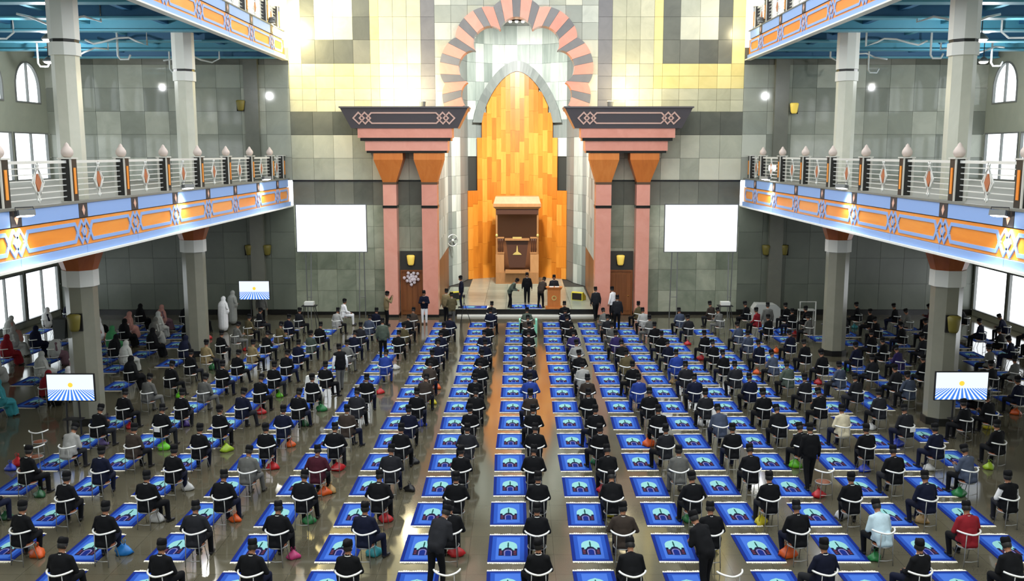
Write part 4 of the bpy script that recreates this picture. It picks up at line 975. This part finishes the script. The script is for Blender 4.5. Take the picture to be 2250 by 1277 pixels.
# men behind pillar, standing people
STAND = [('pray', (-6.82, 48.3, 0), -1.2, 'h', 'k', 'man in beige shirt standing by the left salmon pillars'),
         ('hold', (-4.87, 48.7, 0), PI, 'n', 'w', 'man in navy jacket and white trousers standing before left door'),
         ('hold', (-3.35, 47.9, 0), .2, 'o', 'g', 'photographer in dark olive jacket standing beside tripod'),
         ('stand', (-3.75, 49.2, 0), -.5, 'h', 'k', 'man in pale shirt standing behind the photographer'),
         ('stand', (-3.09, 51.5, .4), PI/2, 'n', 'n', 'man in navy suit standing at left edge of the stage'),
         ('stoop', (-.38, 51.5, .4), -PI/2 - .3, 'e', 'k', 'stooping man in dark green jacket at stage centre'),
         ('stand', (.59, 52.9, .4), PI, 'k', 'k', 'man in black suit standing on stage facing the hall'),
         ('stoop', (1.34, 51.5, .4), -.5, 'b', 'k', 'stooping man in dark brown jacket next to the podium'),
         ('stand', (2.1, 51.9, .4), PI, 'd', 'k', 'speaker in charcoal suit standing behind the wooden podium'),
         ('walk', (4.3, 49.9, 0), .3, 'd', 'k', 'man in dark jacket walking at right end of stage'),
         ('stand', (5.2, 50.0, 0), .9, 'w', 'k', 'man in white shirt standing by the right salmon pillars'),
         ('stand', (5.15, 47.0, 0), 0, 'd', 'k', 'man in charcoal suit standing before the right salmon pillars'),
         ('stand', (-5.85, 40.3, 0), 0, 'e', 'k', 'man in grey green robe standing in the left nave'),
         ('walk', (-6.65, 34.7, 0), .5, 'v', 'g', 'man in black vest standing beside white covered chair'),
         ('walk', (8.0, 24.2, 0), .1, 'k', 'k', 'man in black suit standing among the chairs on the right'),
         ('stoop', (-1.55, 18.3, 0), -.5, 'd', 'k', 'man in dark jacket bending beside empty brown chair'),
         ('stoop', (4.0, 18.0, 0), .55, 'k', 'k', 'man in black jacket rising from chair at bottom right of centre'),
         ('stand', (12.2, 44.6, 0), 0, 'g', 'g', 'man in grey robe standing under the right balcony edge'),
         ('stand', (-13.4, 48.4, 0), 0, 'g', 'k', 'man in grey jacket standing under the far left television')]
for ps, loc, rz, top, bot, lb in STAND: person(ps, loc, rz, top, bot, True, lb, 'standing people', True)
person('sit2', (-9.05, 48.4, 0), -1.0, 'w', 'w', True, 'man in white clothes seated sideways near the left screen', None, True)
chair((-9.05, 48.4, 0), -1.0, 'pale steel chair under man in white near left screen', True)
# bags: colour and floor position
ZB = {1: (0, 640, .2506), 2: (560, 640, .2506), 3: (1120, 640, .2506), 4: (1680, 640, .2533), 5: (0, 940, .2639), 6: (560, 940, .2639), 7: (1120, 940, .2639), 8: (1680, 940, .2639)}
SEEN_BAGS = {5: [(1365,150,'lime'),(1885,165,'yellow green'),(330,540,'dark green'),(50,720,'dark green'),(1310,740,'white'),(1960,740,'orange'),(310,1030,'orange'),(1030,1010,'sky blue'),(1560,480,'white'),(860,110,'lilac'),(150,280,'red'),(90,320,'blue')],
  6: [(295,125,'orange'),(690,320,'red'),(150,310,'red'),(580,520,'orange'),(630,500,'tan'),(450,755,'green'),(320,1045,'pink'),(1090,740,'red'),(1670,1020,'red'),(990,1020,'teal'),(1290,490,'black'),(1325,265,'black')],
  7: [(1155,120,'orange'),(865,700,'yellow'),(770,500,'red'),(1490,740,'green'),(1655,990,'yellow'),(2090,760,'yellow'),(730,270,'green')],
  8: [(255,295,'lime'),(450,540,'red'),(830,330,'blue'),(1370,320,'white'),(1870,310,'yellow green'),(1620,530,'green'),(640,710,'white'),(1310,750,'tan'),(190,1030,'orange'),(920,1060,'green'),(1100,120,'blue')],
  2: [(215,900,'lime'),(55,1045,'red'),(585,1020,'green'),(430,1150,'dark green'),(1100,870,'red'),(1590,830,'orange'),(1560,960,'yellow'),(1460,1150,'blue'),(1230,660,'white')],
  3: [(1680,580,'red'),(2170,700,'orange'),(1430,780,'tan'),(1690,1150,'white'),(1560,450,'red')],
  4: [(470,780,'red'),(1935,1160,'yellow'),(920,1170,'white'),(780,300,'teal'),(2180,1040,'orange'),(100,510,'orange'),(700,670,'green'),(265,360,'red')],
  1: [(1865,660,'green'),(1580,905,'lime'),(1620,1150,'purple'),(1140,1170,'red'),(2165,500,'red'),(1820,400,'red')]}
for rg, l in SEEN_BAGS.items():
    x0, y0, sc = ZB[rg]
    for zx, zy, colr in l:
        px, py = x0 + zx*sc, y0 + zy*sc; v = (py - 638.5)/2050
        dy, dz = math.cos(PITCH) - v*math.sin(PITCH), -math.sin(PITCH) - v*math.cos(PITCH); t = (.12 - 9)/dz
        X, Y = .2 + (px-1143)/2050*t, dy*t
        r, c = round((47.55 - Y)/2), round((X - .585)/1.893)
        r = min(15, max(0, r))
        bag((X, Y, .001), colr, '%s carrier bag on floor, %s, %s' % (colr, rowphrase(r), colphrase(c) if abs(c) < 9 else 'far %s' % ('left' if c < 0 else 'right')), random.uniform(-.6, .6))

# paper sheets hanging on three chair backs
M_paper = mat('paper_white', (226, 226, 222), .8)
for px, py, wh in ((1444.6, 949, 'just right of the nave centre'), (1998, 951, 'near the right television'), (355, 949, 'in the left nave')):
    v = (py - 638.5)/2050; dy, dz = math.cos(PITCH) - v*math.sin(PITCH), -math.sin(PITCH) - v*math.cos(PITCH); t = (.68 - 9)/dz
    X, Y = .2 + (px-1143)/2050*t, dy*t; (lx, ly, _), rz = min(CHAIRS, key=lambda q: math.hypot(q[0][0] - X, q[0][1] - .25 - Y)); q = rotz(V(.04, -.272, .70), rz)
    ps = MB().box(-.1, .1, -.002, .002, -.07, .07).box(-.1, .1, -.004, .03, .066, .07); ps.build('paper_sheet', M_paper, None, loc=(lx + q.x, ly + q.y, .70), rz=rz, label='white paper sheet hanging on a chair back %s' % wh, cat='paper')
# ================================================================ SCREENS, STAGE FURNITURE, LAMPS
M_metal = mat('grey_metal', (120, 122, 120), .4, .5); M_blk = mat('black_plastic', (20, 20, 22), .5)
M_scr = mat('lit_screen_white', (244, 250, 255), .6, emit=1.1)
for sgn, xa, xb, side in ((-1, -11.86, -8.11, 'left'), (1, 8.01, 11.9, 'right')):
    e = empty('projection_screen', ((xa+xb)/2, 50.3, 0), label='large lit white projection screen on poles beside the %s pillars' % side, cat='screen')
    hw = (xb-xa)/2
    MB().box(-hw, hw, -.03, .03, 3.7, 6.22).build('screen_surface', M_scr, e)
    MB().ring([(-hw-.05, 3.65), (hw+.05, 3.65), (hw+.05, 6.27), (-hw-.05, 6.27)], [(-hw, 3.7), (hw, 3.7), (hw, 6.22), (-hw, 6.22)], lambda p: (p[0], -.04, p[1]), lambda p: (p[0], .05, p[1])).build('frame', M_metal, e)
    for k, x in enumerate((-hw + .42, -hw + .72, hw - .16, hw - .4)):
        MB().tube([(x, .05, 3.7), (x - .03, -.3 if k % 2 else .3, 0.0)], .03, 6).build('pole', M_metal, e)
    MB().tube([(-hw+.42, .05, 1.2), (-hw+.72, .05, 1.2)], .02, 6).build('brace', M_metal, e); MB().tube([(hw-.4, .05, 1.2), (hw-.16, .05, 1.2)], .02, 6).build('brace', M_metal, e)
def tvmat():
    m = bpy.data.materials.new('television_picture'); m.use_nodes = True; nt = m.node_tree; N = nt.nodes; L = nt.links; b = N['Principled BSDF']
    tc = N.new('ShaderNodeTexCoord'); sp = N.new('ShaderNodeSeparateXYZ'); L.new(tc.outputs['Generated'], sp.inputs[0])
    def math_(op, a, b_=None, c=None):
        n = N.new('ShaderNodeMath'); n.operation = op
        for i, q in enumerate((a, b_, c)):
            if q is None: continue
            if isinstance(q, (int, float)): n.inputs[i].default_value = q
            else: L.new(q, n.inputs[i])
        return n.outputs[0]
    x = math_('SUBTRACT', sp.outputs['X'], .5); z = sp.outputs['Z']
    ang = math_('DIVIDE', x, math_('SUBTRACT', .78, z)); st = math_('GREATER_THAN', math_('SINE', math_('MULTIPLY', ang, 46.0)), -.1)
    low = math_('LESS_THAN', z, .42); msk = math_('MULTIPLY', st, low)
    sun = math_('LESS_THAN', math_('ADD', math_('POWER', math_('MULTIPLY', x, 1.7), 2.0), math_('POWER', math_('SUBTRACT', z, .6), 2.0)), .008)
    m1 = N.new('ShaderNodeMix'); m1.data_type = 'RGBA'; L.new(msk, m1.inputs[0]); m1.inputs[6].default_value = lin((236, 246, 255)); m1.inputs[7].default_value = lin((60, 130, 236))
    m2 = N.new('ShaderNodeMix'); m2.data_type = 'RGBA'; L.new(sun, m2.inputs[0]); L.new(m1.outputs[2], m2.inputs[6]); m2.inputs[7].default_value = lin((250, 214, 70))
    L.new(m2.outputs[2], b.inputs['Emission Color']); b.inputs['Emission Strength'].default_value = 1.1; b.inputs['Base Color'].default_value = (.02, .02, .02, 1); b.inputs['Roughness'].default_value = .2
    return m
M_tv = tvmat()
for xa, xb, y, z0, z1, lb in ((-14.25, -12.72, 47.5, 1.52, 2.46, 'television on a stand far left, under the lower balcony'), (-14.83, -13.36, 28.9, 1.19, 2.03, 'television on a stand in front of the near left column'), (13.41, 15.05, 28.9, 1.22, 2.1, 'television on a stand in front of the near right column')):
    e = empty('television', ((xa+xb)/2, y, 0), label=lb, cat='television'); hw = (xb-xa)/2
    MB().box(-hw-.03, hw+.03, -.01, .06, z0-.03, z1+.03).build('case', M_blk, e); MB().box(-hw, hw, -.02, -.01, z0, z1).build('picture', M_tv, e)
    for sx in (-1, 1): MB().tube([(sx*.2, .05, z0), (sx*.22, .05, .05)], .03, 6).build('stand_pole', M_blk, e); MB().tube([(sx*.22, -.3, .03), (sx*.22, .35, .03)], .03, 6).build('stand_foot', M_blk, e)
    MB().box(-.3, .3, -.1, .2, .55, .58).build('shelf', M_blk, e)
for x, y, sd in ((-10.83, 48.2, 'left'), (10.92, 48.2, 'right')):
    t = empty('tripod_table', (x, y, 0), label='black tripod table below the %s projection screen' % sd, cat='table')
    MB().box(-.38, .38, -.25, .25, 1.05, 1.09).build('table_top', M_blk, t)
    for k in range(4): MB().tube([((-.25, .25)[k % 2], (-.15, .15)[k // 2], 1.05), ((-.42, .42)[k % 2], (-.35, .35)[k // 2], 0)], .02, 6).build('leg', M_blk, t)
    p = empty('projector', (x, y, 1.09), label='white projector standing on the %s tripod table' % sd, cat='projector')
    MB().box(-.24, .24, -.17, .17, .02, .2).build('body', M_white, p); MB().lathe([(.05, 0), (.06, .02), (.045, .05)], 10, (.1, .17, .1)).build('lens', M_blk, p)
# minbar pulpit in the niche
MBW = noise_mat('pulpit_carved_wood', [(150, 104, 62), (170, 120, 74), (186, 136, 88)], .45, 2, (2, 2, .5), rnd=.4); MBD = mat('pulpit_dark_brown', (74, 42, 26), .45); MBG = mat('pulpit_gold', (214, 186, 110), .35, .3)
k_ = empty('pulpit', (0, 61.2, FZ), label='carved wooden canopied pulpit in front of the orange plank panel', cat='pulpit')
hw = 1.42
MB().box(-hw, hw, 0, 1.7, 0, .75).build('base', MBW, k_)
for sx in (-1, 1):
    x0, x1 = sorted((sx*hw, sx*.86)); MB().box(x0, x1, .05, 1.7, .75, 1.95).build('side_panel', MBW, k_)
    for z in (2.0, 3.0): MB().box(x0, x1, .1, .2, z, z+.1).build('balustrade_rail', MBW, k_)
    for q in range(4): MB().lathe([(.03, 2.1), (.055, 2.3), (.03, 2.55), (.055, 2.8), (.03, 3.0)], 8, (x0 + .1 + q*.12, .15, 0)).build('baluster', MBD, k_, smooth=True)
    for y in (.12, 1.6): MB().tube([(sx*(hw-.07), y, .75), (sx*(hw-.07), y, 5.0)], .06, 8).build('post', MBW, k_)
    MB().ell((sx*(hw-.07), .1, 3.2), (.09, .09, .12), 8, 6).build('post_knob', MBG, k_, smooth=True)
fp = MB().prism([(-.52, 1.1), (.52, 1.1), (.74, 2.9), (-.74, 2.9)], lambda p: (p[0], -.12, p[1]), lambda p: (p[0], .05, p[1])).build('front_panel', MBD, k_)
MB().prism([(-.3, 1.95), (.3, 1.95), (.22, 2.05), (.06, 2.15), (.02, 2.55), (-.02, 2.55), (-.06, 2.15), (-.22, 2.05)], lambda p: (p[0], -.15, p[1]), lambda p: (p[0], -.12, p[1])).build('gold_mosque_emblem', MBG, fp)
MB().box(-.8, .8, -.3, .2, 2.9, 3.02).build('book_rest', MBW, k_); MB().box(-.3, .3, -.28, .0, 3.02, 3.12).build('open_book', MBG, k_)
MB().box(-.78, .78, -.35, .1, .75, .95).build('kneeling_step', MBW, k_); MB().box(-hw+.1, hw-.1, 1.55, 1.65, .75, 4.9).build('back_panel', mat('pulpit_back_brown', (118, 74, 42), .5), k_)
cn = MB(); trap(cn, -hw, hw, 0, 1.75, 4.95, -hw-.15, hw+.15, -.15, 1.8, 5.1); cn.box(-hw-.15, hw+.15, -.15, 1.8, 5.1, 5.3); trap(cn, -hw-.12, hw+.12, -.12, 1.8, 5.3, -hw, hw, .2, 1.6, 5.75); cn.build('canopy', MBW, k_)
MB().box(-hw+.05, hw-.05, .02, .1, 4.6, 4.95).build('canopy_valance', MBD, k_)
# podium
pd = empty('podium', (2.08, 51.35, FZ), label='orange wooden podium with round emblem at the stage front', cat='podium')
PDW = noise_mat('podium_wood', [(176, 100, 44), (194, 116, 54), (208, 130, 66)], .4, 2, (2, 2, .5), rnd=.2)
MB().box(-.46, .46, -.25, .25, 0, .12).build('plinth', PDW, pd); MB().box(-.36, .36, -.2, .2, .12, 1.05).build('body', PDW, pd)
tp = MB(); trap(tp, -.36, .36, -.2, .2, 1.05, -.46, .46, -.28, .24, 1.22); tp.build('top', PDW, pd)
MB().ring([(.14*math.cos(2*PI*q/16), .62+.14*math.sin(2*PI*q/16)) for q in range(16)], [(.08*math.cos(2*PI*q/16), .62+.08*math.sin(2*PI*q/16)) for q in range(16)], lambda p: (p[0], -.23, p[1]), lambda p: (p[0], -.2, p[1])).build('emblem', MBG, pd)
MB().box(-.26, -.02, -.2, .05, 1.22, 1.245).build('papers', M_white, pd); MB().box(.04, .28, -.2, .05, 1.22, 1.24).build('papers', M_white, pd)
MB().tube([(0, .1, 1.22), (0, .05, 1.42), (0, .0, 1.46)], .012, 6).build('microphone', M_blk, pd)
# rugs and stage extras
for i, (x, y, lb) in enumerate(((-2.4, 51.75, 'blue prayer rug on the left of the stage'), (.1, 51.9, 'blue prayer rug at stage centre under the stooping man'), (.95, 51.9, 'blue prayer rug on stage beside the podium'))):
    rug((x, y, FZ + .001), PI/2 if i == 0 else .05, lb, False)
for x, y, rz, sd in ((-3.65, 54.6, .5, 'left'), (3.65, 54.4, -.5, 'right')):
    s_ = empty('wedge_speaker', (x, y, FZ), rz, label='yellow and black wedge speaker at the %s of the niche' % sd, cat='speaker')
    MB().prism([(-.25, 0), (.25, 0), (.25, .2), (-.1, .5), (-.25, .45)], lambda p: (-.36, p[0], p[1]), lambda p: (.36, p[0], p[1])).build('cabinet', mat('speaker_yellow', (196, 186, 60), .5), s_)
    MB().prism([(-.27, .06), (-.24, .02), (-.22, .44), (-.27, .42)], lambda p: (-.3, p[0], p[1]), lambda p: (.3, p[0], p[1])).build('grille', M_blk, s_)
f = empty('wall_fan', (-4.3, 60.2, 3.4), .6, label='round white fan on the niche wall left of the orange panel', cat='fan')
MB().tube([(.38*math.cos(2*PI*q/16), -.25, .38*math.sin(2*PI*q/16)) for q in range(16)], .03, 6, closed=True).build('guard_ring', M_rail, f, smooth=True)
for q in range(4):
    a = q*PI/2 + .4; MB().add([(0, -.25, 0), (.32*math.cos(a-.35), -.24, .32*math.sin(a-.35)), (.34*math.cos(a+.2), -.27, .34*math.sin(a+.2)), (0, -.24, .02)], [(0,1,2,3), (3,2,1,0)]).build('blade', M_metal, f)
MB().ell((0, -.27, 0), (.09, .08, .09), 8, 6).build('hub', M_white, f, smooth=True); MB().tube([(0, -.2, 0), (0, .05, 0)], .05, 6).build('bracket', M_metal, f)
# photographer's tripod and camera
tr = empty('tripod', (-2.75, 48.3, 0), label='black camera tripod beside the photographer in front of stage', cat='tripod')
for q in range(3): MB().tube([(0, 0, 1.25), (.4*math.cos(q*2.1), .4*math.sin(q*2.1), 0)], .018, 6).build('leg', M_blk, tr)
MB().tube([(0, 0, 1.2), (0, 0, 1.5)], .02, 6).build('centre_post', M_blk, tr)
vc = empty('video_camera', (-2.75, 48.3, 1.5), label='small black video camera on the tripod', cat='camera'); MB().box(-.06, .06, -.14, .14, 0, .13).build('body', M_blk, vc); MB().lathe([(.04, 0), (.045, .08)], 10, (0, 0, 0)).build('lens', M_blk, vc); vc.children[-1].location = (0, .14, .07); vc.children[-1].rotation_euler = (-PI/2, 0, 0)
# mint covered seat at the front centre
mc = empty('covered_armchair', (.6, 46.4, 0), label='armchair with mint green cover at front of centre column', cat='chair'); M_mint = mat('mint_cloth', (150, 226, 196), .8)
for sx in (-1, 1): MB().box(*sorted((sx*.36, sx*.46)), -.3, .3, 0, .68).build('arm', M_mint, mc)
MB().box(-.36, .36, -.34, -.26, .0, .44).build('back_skirt', M_mint, mc)
# white covered case, white frame, white chair with pole on the floor
cs = MB(); cs.prism([(-.75, 0), (.75, 0), (.72, .75), (.5, .95), (-.55, .98), (-.74, .7)], lambda p: (p[0], -.4, p[1]), lambda p: (p[0]*.94, .4, p[1])); cs.build('covered_case', mat('white_sheet', (176, 178, 172), .8), None, loc=(13.4, 49.6, 0), label='white sheet covered equipment case by the wall under right balcony', cat='case')
wf = empty('tubular_frame', (15.7, 49.6, 0), label='white tubular frame standing near wall under right balcony', cat='frame')
MB().tube([(-.42, 0, 0), (-.42, 0, 1.05), (.42, 0, 1.05), (.42, 0, 0)], .04, 6).build('hoop', M_rail, wf); MB().tube([(-.42, .35, 0), (-.42, .35, .6), (.42, .35, .6), (.42, .35, 0)], .03, 6).build('hoop', M_rail, wf); MB().box(-.42, .42, 0, .35, .55, .6).build('shelf', M_rail, wf)
wc = empty('covered_chair', (-7.35, 33.2, 0), label='chair under white drape beside man in black vest', cat='chair')
MB().prism([(-.3, 0), (.3, 0), (.27, .5), (.2, 1.0), (-.2, 1.0), (-.27, .5)], lambda p: (p[0], -.28, p[1]), lambda p: (p[0]*.85, -.12, p[1])).build('drape', M_white, wc)
for q in range(6): MB().tube([(-.28+q*.11, -.1, .5), (-.3+q*.12, .05, .25), (-.31+q*.125, .1, 0)], .05, 6).build('drape_fold', M_white, wc, smooth=True)
MB().box(-.27, .27, -.15, .3, .42, .5).build('seat', M_white, wc)
# white floral decoration on the left door
fl = empty('floral_wreath', (-5.8, WY - .2, 2.1), label='white floral wreath hanging on the left niche door', cat='wreath')
for q in range(18):
    a = q*2.4; r = .06 + .022*q
    MB().ell((r*math.cos(a), -.03 - .02*(q % 3), r*math.sin(a)*.95), (.095, .04, .095), 8, 5).build('flower', mat('flower_white', (214, 206, 210), .7), fl, smooth=True)
MB().tube([(.33*math.cos(2*PI*q/14), .03, .33*math.sin(2*PI*q/14)) for q in range(14)], .02, 6, closed=True).build('wreath_ring', mat('wreath_twig', (96, 70, 50), .8), fl)

# ---------------- wall lamps
M_lampy = mat('lamp_shade_yellow', (236, 206, 92), .4, emit=.35); M_lampoff = mat('lamp_shade_dull_yellow', (118, 108, 42), .5)
def sconce(loc, rz, lit, label):
    e = empty('wall_lamp', loc, rz, label=label, cat='lamp', group='yellow wall lamps')
    MB().box(-.2, .2, 0, .06, -.28, .3).build('back_plate', M_blk, e)
    MB().lathe([(.12, -.26), (.17, -.18), (.21, .1), (.23, .26), (.17, .3)], 10, (0, -.14, 0), sy=.6).build('shade', M_lampy if lit else M_lampoff, e, smooth=True)
    MB().tube([(0, 0, -.1), (0, -.14, -.24)], .02, 6).build('arm', M_metal, e)
sconce((-5.85, WY - .18, 3.1), 0, True, 'lit yellow wall lamp over the left niche door'); sconce((5.75, WY - .18, 3.1), 0, True, 'lit yellow wall lamp over the right niche door')
for x, lb in ((-14.86, 'left of the left pilaster'), (-13.85, 'right of the left pilaster'), (13.85, 'left of the right pilaster'), (14.86, 'right of the right pilaster')):
    sconce((x, WY - .12, 3.65), .5 if x < 0 else -.5, False, 'dull yellow wall lamp %s under the balcony' % lb)
sconce((-14.9, WY - .32, 11.5), .3, False, 'small wall lamp on the left gallery wall'); sconce((15.0, WY - .32, 11.35), -.3, True, 'small yellow wall lamp on the right gallery wall')
sconce((-14.3, 30.5 - .52, 3.5), 0, False, 'yellow lamp on the near left column'); sconce((14.3, 30.5 - .52, 3.45), 0, False, 'yellow lamp on the near right column')
# loudspeaker on the outer side of the near left column
ls = empty('loudspeaker', (-15.0, 30.5, 3.2), label='dark grey loudspeaker on the side of the near left column', cat='speaker'); MB().prism([(-.3, -.3), (.2, -.3), (.3, .35), (-.35, .35)], lambda p: (p[0]*.7, -.22, p[1]), lambda p: (p[0]*.7, .22, p[1])).build('cabinet', mat('speaker_grey', (62, 66, 66), .6), ls); MB().box(.1, .25, -.05, .05, -.05, .05).build('bracket', M_blk, ls)
# uplights on the entablatures and floodlights on the fasciae
M_em = mat('lamp_lens_lit', (255, 250, 235), .4, emit=18); M_emw = mat('lamp_lens_warm', (255, 226, 120), .4, emit=10)
for sgn, sd, pw in ((-1, 'left', 700), (1, 'right', 330)):
    e = empty('uplight', (sgn*5.0, PF - .1, 11.4), label='small warm uplight on top of the %s entablature' % sd, cat='lamp')
    MB().lathe([(.12, 0), (.14, .05), (.18, .3)], 10).build('housing', M_metal, e); MB().lathe([(.17, .3), (.15, .33)], 10).build('lens', M_emw, e)
    L_ = lamp('uplight_glow', 'POINT', (sgn*6.0, PF - .8, 12.2), pw, (1, .84, .5), .15)
def flood(loc, aim, power, color, label, size=.16):
    e = empty('floodlight', loc, label=label, cat='lamp', group='floodlights along the balconies')
    d = Vector(aim) - Vector(loc); e.rotation_euler = d.to_track_quat('-Z', 'Y').to_euler()
    MB().box(-.2, .2, -.14, .14, -.02, .12).build('housing', M_metal, e); MB().box(-.17, .17, -.11, .11, -.035, -.02).build('lens', M_em, e); MB().tube([(-.22, 0, .03), (-.22, 0, .2), (.22, 0, .2), (.22, 0, .03)], .015, 6).build('bracket', M_blk, e)
    p = Vector(loc) + d.normalized()*.12
    lamp('floodlight_beam', 'SPOT', p, power, color, size, aim, math.radians(140))
for y, z in ((23.4, 7.45), (35.0, 7.7), (45.9, 7.72)):
    flood((-12.2, y, z), (-11.2, y - .8, 0), 260, (1, .98, .94), 'white floodlight on the lower left balcony edge, %s' % {23.4: 'nearest', 35.0: 'middle', 45.9: 'farthest'}[y]); flood((12.2, y, z), (11.2, y - .8, 0), 260, (.94, .97, 1), 'white floodlight on the lower right balcony edge, %s' % {23.4: 'nearest', 35.0: 'middle', 45.9: 'farthest'}[y])
flood((12.9, 47.4, 8.25), (11, 40, 7), 200, (.92, .96, 1), 'white floodlight glaring through the right railing near wall')
flood((-12.38, 48.9, 15.64), (-10.2, 51.6, 14.6), 2600, (1, .86, .5), 'warm floodlight at the wall end of upper left balcony'); flood((12.38, 48.9, 15.64), (10.2, 51.6, 14.6), 260, (1, .86, .5), 'warm floodlight at the wall end of upper right balcony')
# downlights in the niche crown
dl = empty('niche_light_bar', (0, 53.2, 16.2), label='row of small white spotlights under the arch crown', cat='lamp')
MB().box(-.9, .9, -.05, .05, 0, .08).build('bar', M_blk, dl)
for x in (-.75, -.35, 0, .35, .75): MB().lathe([(.07, -.08), (.09, 0)], 10, (x, 0, 0)).build('spot_lens', M_em, dl)
for x in (-2.3, 2.3):
    dl2 = empty('niche_spotlight', (x, 53.0, 15.4), label='single white spotlight %s of the niche light bar' % ('left' if x < 0 else 'right'), cat='lamp'); MB().lathe([(.06, -.1), (.1, .05), (.05, .12)], 10).build('housing', M_metal, dl2); MB().lathe([(.055, -.13), (.06, -.1)], 10).build('lens', M_em, dl2)
lamp('niche_bar_beam', 'SPOT', (0, 53.4, 16.0), 11000, (1, .97, .92), .5, (0, 64.5, 8.5), math.radians(95))
for x in (-2.3, 2.3): lamp('niche_spot_beam', 'SPOT', (x, 53.2, 15.2), 3200, (1, .98, .95), .25, (x*.9, 60, 2), math.radians(100))

# pendant lamps in the galleries
for sgn, sd in ((-1, 'left'), (1, 'right')):
    for k, (x, y) in enumerate(((21.8, 44.6), (17.5, 36.0))):
        e = empty('pendant_lamp', (sgn*x, y, 13.2), label='white pendant lamp under the blue %s soffit, %s' % (sd, 'near the corner' if k == 0 else 'closer to the column'), cat='lamp')
        MB().tube([(0, 0, .2), (0, 0, 1.56)], .02, 6).build('rod', M_blk, e); MB().lathe([(.25, 0), (.2, .1), (.06, .22)], 12).build('shade', M_metal, e, smooth=True); MB().ell((0, 0, -.02), (.2, .2, .08), 10, 6).build('bulb', M_em, e, smooth=True)
        lamp('pendant_glow', 'POINT', (sgn*x, y, 12.95), 420, (.96, .98, 1), .07)
